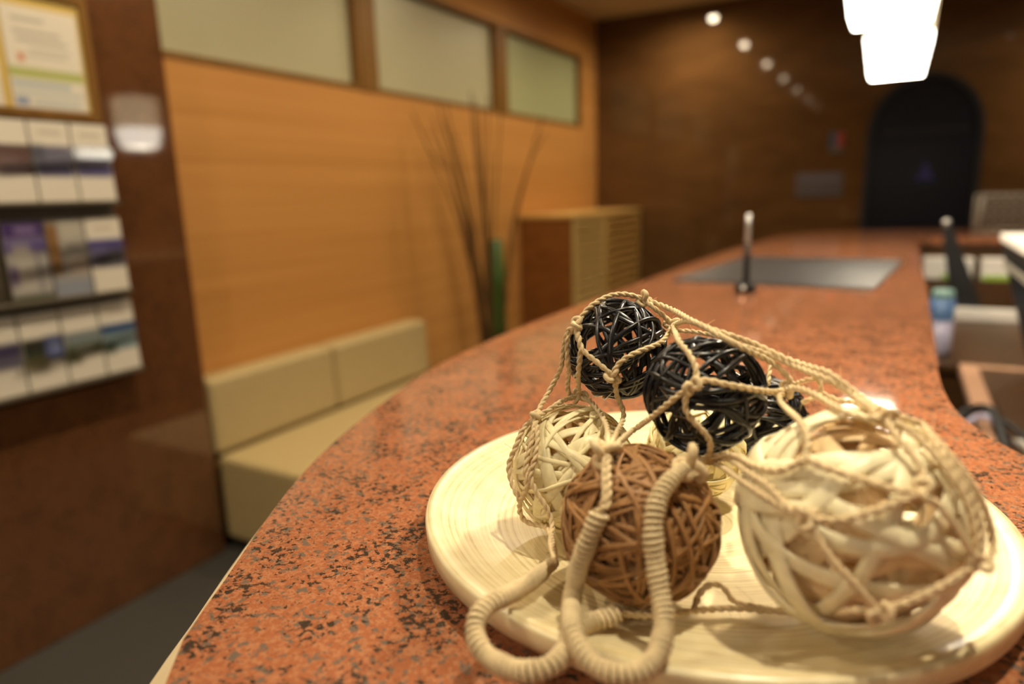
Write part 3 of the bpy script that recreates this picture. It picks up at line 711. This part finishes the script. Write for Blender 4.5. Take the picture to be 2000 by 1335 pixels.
wicker(BL[5][0], BL[5][1], M['brown_vine'], 'densely wound brown vine ball at the front', 120, .0028, .0012, .34, 4, inner=.14, wvar=.35)
wicker(BL[1][0], BL[1][1], M['black_cane'], 'upper black cane ball on top of the pile', 26, .0031, .0031, .30, 12, round_=True, inner=.08, wvar=.15)
wicker(BL[2][0], BL[2][1], M['black_cane'], 'black cane ball lying below the top one, over the cream balls', 25, .0031, .0031, .30, 33, round_=True, inner=.08, wvar=.15)
wicker(BL[3][0], BL[3][1], M['black_cane'], 'black cane ball mostly hidden behind the largest cream ball', 30, .0031, .0031, .30, 5, round_=True, inner=.08, wvar=.15)
wicker(BL[7][0], BL[7][1], M['cream_small'], 'cream cane ball at the back, glimpsed through the black ones', 40, .0050, .0012, .30, 16, inner=.08, wvar=.4)

# ------------------------------------------------------------------ jute net bag
ND = {"net":{"t1":[[-1755,3925,11977],[-1741,3947,12013],[-1727,3975,12046],[-1709,4003,12074],[-1685,4033,12099],[-1664,4059,12115],[-1642,4093,12130],[-1620,4125,12141],[-1598,4155,12147],[-1574,4183,12148],[-1550,4209,12146],[-1523,4233,12140],[-1494,4255,12130],[-1471,4272,12121],[-1451,4287,12112],[-1438,4298,12105]],"t2":[[-1438,4298,12105],[-1406,4303,12095],[-1373,4304,12085],[-1338,4299,12076],[-1302,4282,12070],[-1262,4249,12065],[-1211,4201,12059],[-1171,4138,12060],[-1127,4070,12060],[-1084,4008,12058],[-1045,3957,12054],[-1009,3920,12049],[-979,3896,12043],[-947,3881,12036],[-916,3869,12029],[-885,3856,12023],[-854,3843,12018],[-825,3833,12013],[-798,3834,12004],[-772,3848,11994],[-749,3870,11982],[-726,3889,11971],[-705,3905,11961],[-675,3917,11948],[-650,3924,11936],[-620,3928,11922],[-596,3929,11912],[-570,3928,11902],[-542,3924,11891],[-514,3917,11882],[-486,3906,11875],[-457,3889,11871],[-428,3867,11869],[-400,3840,11869],[-373,3809,11871],[-348,3778,11873],[-319,3748,11875],[-295,3722,11878],[-263,3699,11871],[-246,3683,11865],[-228,3671,11856],[-208,3664,11844],[-187,3659,11831],[-167,3655,11817],[-147,3649,11805],[-129,3641,11794],[-112,3628,11787],[-87,3608,11778],[-67,3583,11774],[-47,3555,11772],[-24,3525,11771],[-5,3508,11768],[16,3496,11764],[38,3489,11758],[59,3485,11752],[79,3485,11745],[95,3488,11739],[118,3499,11729],[134,3516,11721],[151,3539,11711]],"t2b":[[151,3539,11711],[163,3506,11706],[176,3481,11699],[189,3462,11690],[202,3446,11680],[215,3432,11670],[227,3421,11659],[240,3411,11648],[253,3402,11634],[267,3394,11620],[281,3388,11606],[294,3384,11591],[307,3380,11576],[320,3376,11560],[332,3374,11543],[345,3373,11525],[358,3373,11506],[370,3374,11487],[381,3375,11467],[391,3376,11448],[400,3377,11428],[409,3378,11409],[416,3379,11389],[423,3380,11369],[429,3382,11349],[435,3385,11329],[442,3389,11303],[448,3388,11278],[451,3380,11257],[451,3362,11242],[447,3333,11236],[430,3295,11231],[406,3253,11235],[382,3208,11241]],"t3":[[-1438,4298,12105],[-1405,4281,12086],[-1372,4263,12068],[-1348,4267,12047],[-1319,4285,12018],[-1293,4301,11991],[-1272,4314,11965],[-1252,4324,11939]],"t4":[[-1252,4324,11939],[-1185,4195,11979],[-1124,4083,12015],[-1071,3996,12038],[-1023,3935,12046],[-981,3896,12043],[-943,3869,12036],[-915,3845,12031],[-888,3820,12025],[-860,3794,12018],[-828,3771,12010],[-804,3761,12001],[-777,3755,11990],[-750,3754,11978],[-724,3758,11964],[-700,3767,11950],[-680,3780,11937],[-655,3809,11918],[-634,3839,11900],[-614,3867,11884],[-594,3888,11869],[-569,3903,11850],[-547,3911,11832],[-526,3914,11814],[-504,3914,11796],[-484,3913,11778],[-472,3910,11760],[-478,3902,11732],[-493,3893,11703]],"t4b":[[-828,3771,12010],[-804,3762,12001],[-782,3756,11992],[-759,3755,11982],[-732,3764,11970],[-715,3776,11961],[-696,3795,11951],[-678,3825,11939],[-659,3854,11926],[-638,3879,11914],[-616,3898,11903],[-594,3912,11893],[-571,3919,11883],[-548,3921,11875],[-524,3917,11867],[-499,3908,11860],[-474,3892,11855],[-448,3870,11852],[-422,3840,11851],[-394,3806,11851],[-367,3770,11852],[-340,3736,11853],[-315,3707,11853],[-290,3686,11850],[-268,3672,11846],[-246,3663,11839],[-226,3658,11830],[-207,3655,11820],[-189,3651,11810],[-171,3644,11800],[-153,3633,11791],[-135,3615,11785],[-117,3591,11781],[-96,3560,11779],[-76,3525,11777],[-57,3491,11776],[-39,3465,11773],[-20,3444,11769],[-2,3426,11764]],"t5":[[-1252,4324,11939],[-1158,4045,11961],[-1066,3766,11988],[-1031,3686,11979],[-994,3636,11964],[-961,3601,11948],[-937,3575,11929],[-914,3552,11908],[-898,3534,11887],[-885,3515,11860],[-882,3500,11836],[-887,3487,11812],[-896,3476,11790]],"t6":[[-1252,4324,11939],[-1248,4260,11924],[-1243,4196,11908],[-1242,4140,11893],[-1247,4094,11880],[-1260,4051,11871],[-1277,4013,11865],[-1297,3979,11859],[-1318,3951,11852],[-1339,3926,11843],[-1362,3904,11833],[-1384,3886,11822],[-1404,3872,11810],[-1426,3858,11791],[-1445,3849,11770],[-1459,3844,11750],[-1470,3843,11721],[-1477,3847,11692]],"t7":[[-1755,3925,11977],[-1747,3903,11954],[-1733,3881,11927],[-1714,3862,11898],[-1690,3844,11865],[-1666,3831,11837],[-1632,3823,11813],[-1597,3820,11794],[-1565,3820,11771],[-1535,3824,11747],[-1505,3833,11721],[-1477,3847,11692]],"t8":[[-1477,3847,11692],[-1473,3857,11661],[-1472,3870,11628],[-1476,3886,11593],[-1481,3912,11553],[-1472,3937,11507],[-1458,3952,11464],[-1445,3944,11432],[-1431,3906,11410],[-1418,3830,11396],[-1397,3719,11394],[-1362,3579,11409],[-1315,3414,11439],[-1263,3236,11481],[-1258,3183,11475]],"t9":[[-1755,3925,11977],[-1783,3928,11965],[-1808,3930,11949],[-1825,3931,11918],[-1838,3930,11879],[-1848,3927,11836],[-1857,3930,11790],[-1864,3937,11746],[-1875,3950,11701],[-1891,3959,11667],[-1906,3961,11634],[-1921,3956,11601],[-1934,3942,11569],[-1946,3923,11538],[-1954,3898,11510],[-1958,3868,11488],[-1958,3831,11469],[-1953,3788,11454],[-1946,3735,11432],[-1935,3680,11413]],"t10":[[-1755,3925,11977],[-1731,3890,11944],[-1712,3865,11908],[-1702,3852,11882],[-1693,3842,11855],[-1689,3835,11825],[-1692,3833,11790],[-1699,3835,11753],[-1707,3842,11716],[-1718,3857,11667],[-1729,3882,11616],[-1740,3911,11577],[-1759,3963,11530],[-1778,4015,11482]],"t10b":[[-1808,3945,11953],[-1808,3926,11923],[-1810,3913,11892],[-1811,3902,11860],[-1807,3892,11828],[-1802,3884,11796],[-1799,3882,11765],[-1796,3884,11721],[-1801,3900,11672],[-1815,3921,11629],[-1829,3937,11583],[-1837,3951,11545],[-1832,3962,11505],[-1819,3975,11481],[-1800,3994,11477],[-1778,4015,11482]],"t11":[[-1778,4015,11482],[-1796,3972,11483],[-1814,3927,11485],[-1828,3881,11485],[-1838,3833,11481],[-1845,3785,11475],[-1859,3748,11464],[-1880,3719,11450],[-1906,3696,11433],[-1935,3680,11413]],"t12":[[-1778,4015,11482],[-1725,3982,11481],[-1672,3946,11476],[-1631,3905,11471],[-1593,3866,11461],[-1558,3831,11449],[-1524,3789,11438],[-1486,3732,11432],[-1444,3654,11434],[-1393,3545,11435],[-1339,3411,11448],[-1284,3264,11473],[-1258,3183,11475]],"t13":[[-1935,3680,11413],[-1918,3640,11401],[-1904,3604,11383],[-1894,3566,11357],[-1888,3529,11323],[-1885,3505,11295],[-1885,3482,11262],[-1885,3465,11230],[-1885,3451,11201],[-1885,3439,11173],[-1882,3428,11148],[-1867,3421,11118],[-1858,3414,11085],[-1867,3413,11058],[-1884,3418,11024],[-1907,3428,10985],[-1933,3446,10942]],"t13b":[[-1935,3680,11413],[-1956,3660,11393],[-1976,3639,11373],[-1992,3618,11349],[-2001,3596,11321],[-2006,3574,11288],[-2010,3552,11256],[-2019,3540,11228],[-2030,3531,11199],[-2039,3521,11170],[-2043,3512,11145],[-2039,3498,11107],[-2024,3487,11072],[-2010,3477,11046],[-1991,3466,11018],[-1973,3456,10995],[-1949,3448,10968],[-1933,3446,10942],[-1946,3460,10903],[-1955,3469,10866],[-1943,3475,10825],[-1917,3475,10795],[-1879,3476,10789],[-1835,3470,10795],[-1788,3454,10807],[-1739,3422,10818],[-1695,3367,10827],[-1647,3297,10835],[-1599,3219,10849],[-1554,3139,10866],[-1512,3061,10882],[-1473,2987,10897]],"t13c":[[-1935,3680,11413],[-1900,3622,11397],[-1872,3578,11376],[-1851,3542,11351],[-1841,3518,11329],[-1833,3496,11305],[-1828,3477,11279],[-1826,3460,11252],[-1828,3446,11223],[-1835,3434,11193],[-1840,3422,11163],[-1839,3413,11135],[-1830,3407,11108],[-1816,3404,11081],[-1800,3401,11057],[-1785,3399,11035],[-1762,3399,11007],[-1740,3402,10978],[-1729,3406,10953],[-1719,3412,10923],[-1708,3415,10894],[-1697,3408,10868],[-1684,3384,10849],[-1666,3339,10840],[-1640,3277,10842],[-1605,3205,10854],[-1561,3129,10866],[-1516,3057,10882],[-1473,2987,10897]],"t14":[[-896,3476,11790],[-872,3487,11810],[-844,3499,11823],[-824,3504,11823],[-800,3510,11819],[-775,3517,11813],[-750,3527,11807],[-729,3537,11802],[-706,3550,11796],[-684,3565,11790],[-661,3583,11782],[-640,3603,11775],[-618,3628,11766],[-597,3658,11755],[-576,3696,11743],[-559,3742,11729],[-545,3791,11716],[-516,3842,11708],[-493,3893,11703]],"t15":[[-896,3476,11790],[-916,3470,11774],[-938,3465,11758],[-961,3461,11739],[-981,3460,11720],[-1003,3461,11698],[-1027,3465,11674],[-1052,3473,11650],[-1078,3485,11624],[-1106,3503,11597],[-1138,3531,11565],[-1178,3583,11526],[-1227,3655,11478],[-1267,3697,11440],[-1288,3687,11423],[-1286,3615,11429],[-1266,3486,11451],[-1231,3327,11488],[-1227,3260,11493],[-1240,3213,11486],[-1258,3183,11475]],"t16":[[-896,3476,11790],[-907,3466,11763],[-919,3458,11735],[-925,3453,11709],[-921,3448,11673],[-906,3447,11640],[-890,3450,11619],[-871,3453,11600],[-853,3459,11581],[-830,3470,11554],[-812,3484,11525],[-802,3502,11491],[-801,3523,11453],[-810,3548,11415],[-828,3579,11377],[-857,3614,11341],[-897,3684,11294]],"t17":[[-493,3893,11703],[-458,3830,11734],[-421,3771,11758],[-390,3719,11770],[-359,3677,11774],[-328,3641,11774],[-303,3608,11773],[-278,3573,11770],[-252,3534,11769],[-228,3493,11769],[-204,3450,11772],[-181,3418,11771],[-160,3394,11769],[-138,3377,11767],[-117,3366,11765],[-96,3360,11763],[-76,3359,11762],[-58,3362,11761],[-38,3376,11762],[-20,3399,11763],[-2,3426,11764]],"t18":[[-493,3893,11703],[-504,3837,11695],[-504,3773,11688],[-479,3698,11685],[-443,3610,11686],[-412,3516,11699],[-380,3423,11712],[-355,3366,11713],[-336,3322,11709],[-320,3285,11702],[-307,3252,11691],[-298,3220,11678],[-293,3190,11662],[-293,3166,11644],[-299,3145,11626],[-311,3129,11606],[-329,3118,11587],[-346,3115,11574],[-367,3115,11561],[-390,3120,11549],[-414,3129,11538],[-440,3144,11530],[-468,3165,11523],[-497,3191,11516],[-526,3222,11509],[-553,3259,11502],[-582,3307,11493],[-613,3375,11476],[-647,3443,11456],[-687,3500,11436],[-726,3543,11416],[-764,3571,11396],[-794,3590,11378],[-823,3603,11358],[-857,3630,11331],[-897,3684,11294]],"t19":[[-897,3684,11294],[-862,3670,11303],[-826,3650,11315],[-786,3618,11325],[-756,3570,11338],[-723,3510,11352],[-689,3441,11369],[-654,3366,11388],[-619,3290,11408],[-588,3237,11419],[-560,3195,11425],[-533,3161,11428],[-508,3132,11429],[-484,3107,11428],[-460,3086,11428],[-436,3067,11427],[-413,3050,11425],[-392,3036,11423],[-373,3022,11422],[-346,3009,11418],[-322,2997,11415],[-303,2989,11413],[-282,2980,11410],[-266,2975,11408]],"t20":[[-266,2975,11408],[-245,2971,11412],[-224,2967,11415],[-203,2965,11417],[-183,2963,11420],[-162,2962,11424],[-142,2963,11428],[-125,2965,11434],[-108,2968,11440],[-91,2971,11447],[-74,2976,11454],[-57,2981,11461],[-40,2987,11468],[-23,2994,11475],[-5,3002,11482],[12,3011,11490],[30,3021,11498],[48,3032,11505],[65,3043,11512],[81,3054,11519],[95,3065,11524],[115,3080,11531],[131,3094,11536],[146,3108,11540],[161,3123,11545]],"t21":[[161,3123,11545],[161,3137,11560],[161,3153,11576],[160,3168,11591],[157,3182,11605],[150,3197,11622],[140,3211,11637],[126,3224,11653],[115,3234,11663],[103,3244,11673],[89,3253,11684],[76,3265,11695],[62,3280,11707],[52,3296,11717],[41,3315,11727],[30,3337,11738],[20,3363,11747],[9,3392,11756],[-2,3426,11764]],"t22":[[161,3123,11545],[143,3112,11548],[125,3103,11550],[107,3094,11552],[89,3086,11554],[70,3079,11556],[51,3073,11559],[34,3070,11563],[16,3067,11567],[-2,3065,11571],[-20,3064,11575],[-39,3064,11579],[-57,3064,11583],[-76,3065,11587],[-95,3067,11590],[-114,3069,11593],[-134,3072,11596],[-154,3075,11598],[-173,3080,11601],[-191,3085,11603],[-208,3090,11605],[-234,3099,11609],[-256,3108,11613],[-276,3116,11616],[-292,3121,11616],[-313,3121,11605],[-329,3118,11587]],"t23":[[161,3123,11545],[175,3124,11534],[189,3126,11524],[203,3128,11513],[218,3129,11499],[229,3131,11487],[241,3132,11473],[254,3133,11457],[266,3135,11441],[278,3138,11425],[289,3141,11409],[302,3144,11389],[314,3149,11368],[325,3154,11347],[336,3160,11327],[346,3167,11308],[359,3179,11284],[371,3192,11263],[382,3208,11241]],"t24":[[-266,2975,11408],[-254,2967,11396],[-235,2955,11376],[-227,2950,11365],[-216,2945,11352],[-205,2939,11338],[-193,2934,11322],[-181,2929,11306],[-169,2925,11290],[-156,2922,11276],[-144,2920,11263],[-131,2918,11251],[-118,2917,11238],[-104,2917,11226],[-91,2917,11214],[-78,2918,11202],[-65,2919,11189],[-51,2921,11172],[-35,2924,11154],[-20,2928,11135],[-6,2933,11117],[6,2938,11101],[17,2944,11087],[33,2949,11069],[43,2958,11057]],"t25":[[43,2958,11057],[59,2960,11069],[74,2963,11079],[90,2967,11089],[105,2971,11098],[121,2977,11107],[136,2982,11116],[151,2989,11124],[166,2996,11133],[181,3004,11142],[196,3012,11150],[211,3021,11159],[226,3031,11167],[240,3042,11175],[254,3053,11183],[268,3065,11190],[282,3077,11197],[297,3092,11205],[311,3108,11212],[325,3124,11220],[339,3141,11226],[353,3161,11232],[367,3182,11237],[382,3208,11241]],"t26":[[43,2958,11057],[24,2953,11056],[6,2949,11054],[-12,2946,11051],[-31,2944,11048],[-51,2942,11044],[-72,2942,11038],[-91,3004,10994],[-112,3065,10950],[-135,3125,10906],[-159,3183,10863],[-184,3237,10822],[-209,3286,10783],[-235,3327,10750],[-260,3360,10723],[-284,3382,10702],[-308,3396,10688],[-331,3403,10678],[-353,3404,10672],[-376,3403,10668],[-398,3399,10666],[-421,3394,10664],[-443,3389,10662],[-465,3383,10661],[-488,3376,10660],[-510,3369,10660],[-533,3362,10661],[-555,3353,10661],[-577,3344,10662],[-598,3333,10663],[-619,3321,10665],[-643,3306,10666],[-665,3289,10668],[-687,3271,10670],[-709,3252,10673],[-731,3232,10676],[-752,3210,10679],[-774,3188,10682],[-793,3165,10687],[-812,3142,10691],[-831,3117,10695],[-851,3093,10699],[-870,3069,10704],[-888,3045,10708],[-907,3022,10714],[-926,3000,10720],[-944,2979,10726],[-962,2959,10734],[-980,2940,10741],[-998,2922,10749],[-1016,2904,10757],[-1034,2886,10765],[-1052,2868,10773],[-1070,2850,10780]],"t27":[[-788,3212,10670],[-786,3237,10686],[-785,3263,10703],[-780,3287,10718],[-769,3312,10732],[-755,3336,10745],[-738,3354,10752],[-708,3370,10752],[-676,3376,10739],[-659,3375,10721],[-643,3370,10699],[-624,3367,10681],[-603,3370,10672],[-579,3375,10667],[-551,3382,10664],[-527,3387,10662],[-500,3392,10661],[-472,3397,10660],[-445,3402,10660]],"t28":[[-2,3426,11764],[14,3414,11758],[31,3405,11753],[48,3398,11747],[64,3392,11740],[81,3386,11733],[97,3379,11726],[112,3373,11718],[127,3365,11710],[141,3357,11700],[154,3349,11690],[167,3340,11680],[180,3330,11669],[192,3321,11657],[204,3313,11645],[216,3305,11633],[228,3298,11620],[240,3292,11607],[253,3286,11593],[265,3282,11578],[277,3278,11563],[289,3275,11547],[301,3271,11532],[311,3267,11516],[320,3263,11500],[328,3258,11484],[335,3253,11467],[342,3248,11450],[348,3242,11432],[353,3237,11415],[358,3232,11398],[362,3228,11381],[366,3224,11364],[370,3220,11343],[373,3216,11323],[376,3212,11303],[377,3209,11283],[379,3207,11263],[382,3208,11241]],"t29":[[151,3539,11711],[161,3493,11707],[172,3459,11700],[183,3433,11691],[194,3411,11680],[205,3392,11669],[216,3375,11657],[227,3361,11645],[238,3349,11633],[248,3339,11620],[260,3330,11606],[272,3323,11592],[285,3319,11577],[296,3315,11562],[308,3313,11547],[319,3310,11531],[329,3306,11515],[339,3303,11499],[348,3299,11481],[357,3294,11463],[365,3290,11444],[373,3286,11424],[380,3282,11405],[386,3277,11386],[390,3272,11368],[394,3266,11351],[395,3257,11331],[395,3247,11312],[392,3237,11294],[388,3226,11277],[384,3215,11260],[382,3208,11241]],"t31":[[-897,3684,11294],[-866,3661,11312],[-835,3638,11331],[-808,3630,11345],[-781,3622,11356],[-753,3604,11369],[-722,3567,11384],[-688,3507,11403],[-651,3426,11426],[-613,3331,11453],[-584,3272,11464],[-558,3231,11469],[-536,3198,11472],[-509,3167,11474],[-486,3142,11476],[-465,3120,11475],[-441,3097,11471],[-424,3081,11466],[-406,3064,11458],[-389,3047,11449],[-371,3032,11440],[-355,3019,11432],[-339,3008,11425],[-319,2997,11419],[-301,2989,11415],[-283,2981,11412],[-266,2975,11408]],"b1":[[-624,4214,11799],[-619,4178,11769],[-615,4138,11739],[-611,4096,11711],[-607,4051,11685]],"b2":[[-542,4189,11663],[-495,4123,11684],[-455,4063,11705],[-429,4015,11728],[-404,3981,11749],[-378,3960,11763],[-350,3951,11773],[-329,3946,11772],[-317,3938,11740],[-318,3928,11703],[-335,3923,11682],[-359,3918,11666],[-383,3914,11652],[-408,3909,11639]],"b3":[[-318,3931,11702],[-292,3922,11695],[-266,3911,11688],[-240,3897,11683],[-218,3880,11683],[-184,3862,11688],[-155,3841,11696],[-134,3816,11696],[-113,3789,11695],[-92,3761,11694]],"b4":[[-1175,4130,11947],[-1132,4118,11951],[-1089,4106,11954],[-1058,4091,11956],[-1026,4077,11956],[-995,4065,11956],[-964,4055,11954],[-934,4047,11952],[-905,4040,11949]],"h1a":[[-1258,3183,11475],[-1249,3145,11469],[-1238,3106,11458],[-1226,3071,11446],[-1213,3035,11430],[-1201,3004,11412],[-1189,2977,11393],[-1177,2952,11373],[-1169,2931,11352],[-1165,2914,11332],[-1165,2900,11312],[-1164,2886,11292]],"h1b":[[-1258,3183,11475],[-1237,3142,11472],[-1217,3102,11463],[-1204,3068,11451],[-1190,3034,11434],[-1179,3003,11416],[-1167,2977,11397],[-1156,2952,11377],[-1148,2932,11356],[-1144,2915,11336],[-1143,2900,11316],[-1143,2886,11296]]},"knots":[[-1755,3925,11977],[-1252,4324,11939],[-493,3893,11703],[-896,3476,11790],[-1477,3847,11692],[-1258,3183,11475],[-1935,3680,11413],[-1778,4015,11482],[-897,3684,11294],[-2,3426,11764],[-266,2975,11408],[161,3123,11545],[382,3208,11241],[43,2958,11057],[-1438,4298,12105]],"hand":{"h1":[[-1160,2849,11295],[-1166,2841,11279],[-1174,2832,11258],[-1180,2823,11235],[-1188,2814,11208],[-1198,2806,11173],[-1207,2802,11147],[-1218,2800,11117],[-1230,2800,11083],[-1244,2803,11047],[-1257,2809,11010],[-1270,2819,10970],[-1283,2831,10930],[-1292,2837,10893],[-1296,2833,10862],[-1292,2815,10842],[-1280,2782,10834],[-1261,2734,10835],[-1237,2679,10843],[-1212,2624,10855],[-1188,2574,10867],[-1166,2531,10872],[-1146,2498,10873],[-1129,2473,10871],[-1111,2454,10865],[-1092,2436,10855],[-1071,2419,10845],[-1049,2404,10837],[-1024,2392,10830],[-998,2384,10827],[-971,2379,10824],[-943,2378,10823],[-917,2380,10822],[-892,2385,10822],[-868,2395,10822],[-846,2409,10822],[-828,2426,10822],[-808,2450,10825],[-792,2477,10831],[-781,2507,10837],[-775,2538,10844],[-773,2570,10854],[-773,2602,10867],[-777,2628,10873],[-780,2653,10882],[-785,2677,10893],[-790,2699,10905],[-796,2718,10918],[-804,2737,10935],[-815,2752,10952],[-825,2767,10971],[-836,2781,10991],[-844,2793,11010],[-853,2804,11030],[-861,2814,11051],[-869,2824,11074],[-875,2831,11097],[-882,2838,11121],[-887,2843,11145],[-892,2848,11170],[-897,2853,11194],[-901,2860,11217],[-905,2869,11244],[-909,2880,11270],[-912,2893,11294],[-913,2908,11317],[-912,2925,11339],[-910,2945,11360],[-906,2967,11379],[-901,2991,11397],[-893,3017,11412],[-884,3046,11426],[-874,3078,11437],[-864,3110,11446],[-852,3152,11453],[-838,3197,11455],[-827,3252,11453]],"h2":[[-1595,3221,10730],[-1590,3137,10744],[-1584,3056,10759],[-1576,2980,10776],[-1571,2904,10792],[-1564,2837,10810],[-1562,2773,10824],[-1566,2712,10835],[-1565,2666,10849],[-1570,2623,10859],[-1577,2585,10867],[-1585,2550,10873],[-1590,2519,10876],[-1601,2482,10870],[-1606,2449,10862],[-1608,2419,10850],[-1605,2392,10837],[-1597,2369,10821],[-1583,2349,10804],[-1565,2336,10793],[-1543,2323,10782],[-1518,2313,10771],[-1490,2304,10764],[-1465,2297,10761],[-1439,2290,10759],[-1411,2285,10759],[-1383,2281,10761],[-1355,2277,10764],[-1328,2274,10768],[-1301,2273,10772],[-1275,2275,10777],[-1251,2279,10781],[-1231,2288,10785],[-1210,2305,10788],[-1192,2328,10791],[-1179,2356,10792],[-1171,2388,10790],[-1170,2424,10787],[-1174,2464,10783],[-1181,2506,10778],[-1188,2548,10771],[-1194,2593,10770],[-1199,2635,10770],[-1199,2674,10769],[-1190,2708,10768],[-1174,2737,10765],[-1157,2762,10764],[-1135,2787,10764],[-1113,2810,10765],[-1091,2837,10772],[-1070,2864,10780]]}}
nb = empty('net_bag', (PC[0], PC[1], CT + .07), 'knotted jute net bag with two cord handles drawn over the wicker balls', 'net bag')
NO = np.array((PC[0], PC[1], CT + .07))
lines = {k: np.array(v) * 1e-4 - NO for k, v in ND['net'].items()}
for k, P in lines.items():
    q = catmull(P, .0025)
    link('twine', mesh_of('twine', plies(q, .00175 if not k.startswith('b') else .0014, .0100)), M['jute'], nb, smooth=True)
def knot_mesh(sd):
    rg = random.Random(sd); pts = []
    for i in range(48):
        u = 2 * PI * i / 48
        pts.append((.0022 * (math.sin(u) + 1.3 * math.sin(2 * u)), .0022 * (math.cos(u) - 1.3 * math.cos(2 * u)), -.0024 * math.sin(3 * u)))
    V, F = tube_data(np.array(pts), .0016, 7, True); return mesh_of('knot', [(V, F)])
kms = [knot_mesh(i) for i in range(2)]
for km in kms: km.materials.append(M['jute'])
ND_K9 = np.array(ND['hand']['h1'][-1]) * 1e-4
rg = random.Random(3)
for i, p in enumerate(ND['knots']):
    link('knot', kms[i % 2], None, nb, np.array(p) * 1e-4 - NO, (rg.uniform(0, 3), rg.uniform(0, 3), rg.uniform(0, 3)), smooth=True)
for i, key in ((0, 'h1a'), (1, 't29')):                # heavier knots where the handles join the net
    p = lines['h1a'][0] if i == 0 else ND_K9 - NO
    ok_ = link('knot', kms[i], None, nb, p + np.array((0, -.003, 0)), (1.2, .3 + i, .5), smooth=True); ok_.scale = (1.9, 1.5, 1.5) if i else (1.5, 1.5, 1.7)
for k, P in ND['hand'].items():
    q = catmull(np.array(P) * 1e-4 - NO, .0015)
    for _ in range(4): q[1:-1] = (q[:-2] + 2 * q[1:-1] + q[2:]) / 4
    tp = np.ones(len(q)); m_ = len(q) // 7
    if k == 'h1': tp[-m_:] = np.linspace(1, .55, m_)
    else: tp[:m_] = np.linspace(.6, 1, m_)
    hd = tube('handle', q, .0036 * tp, M['jute_core'], nb, sides=12)
    tag(hd, 'thick wrapped cord handle')
    s = np.concatenate([[0], np.cumsum(np.linalg.norm(np.diff(q, axis=0), axis=1))]); pitch = .0029; turns = s[-1] / pitch
    u = np.linspace(0, s[-1], int(turns * 12)); Q = np.stack([np.interp(u, s, q[:, i]) for i in range(3)], 1)
    T, N, B_ = frames(Q); a = 2 * PI * u / pitch
    rr_ = np.interp(u, np.linspace(0, s[-1], len(tp)), tp) * (1 + .06 * np.sin(u * 410))
    C = Q + (.0039 * rr_)[:, None] * (np.cos(a)[:, None] * N + np.sin(a)[:, None] * B_)
    tube('wrapping', C, .00122, M['jute_wrap'], hd, sides=5)
# stray fibres
rg = random.Random(8); fp = []
allp = [(P[i], P[min(i + 1, len(P) - 1)] - P[max(i - 1, 0)]) for k, P in lines.items() for i in range(len(P))]
for _ in range(1000):
    p, t_ = allp[rg.randrange(len(allp))]
    d = np.array([rg.gauss(0, 1) for _ in range(3)]) + t_ / (np.linalg.norm(t_) + 1e-9) * rg.choice((-1, 1)) * 1.2; d /= np.linalg.norm(d)
    e = np.array([rg.gauss(0, 1) for _ in range(3)]); ln = rg.uniform(.002, .006) if rg.random() < .8 else rg.uniform(.006, .014)
    fp.append(tube_data([p, p + d * ln * .5 + e * ln * .08, p + d * ln + e * ln * .25], [.00013, .0001, .00005], 3))
fb = link('fibres', mesh_of('fibres', fp), M['fibre'], nb); tag(fb, 'stray jute fibres', None, None, 'stuff')
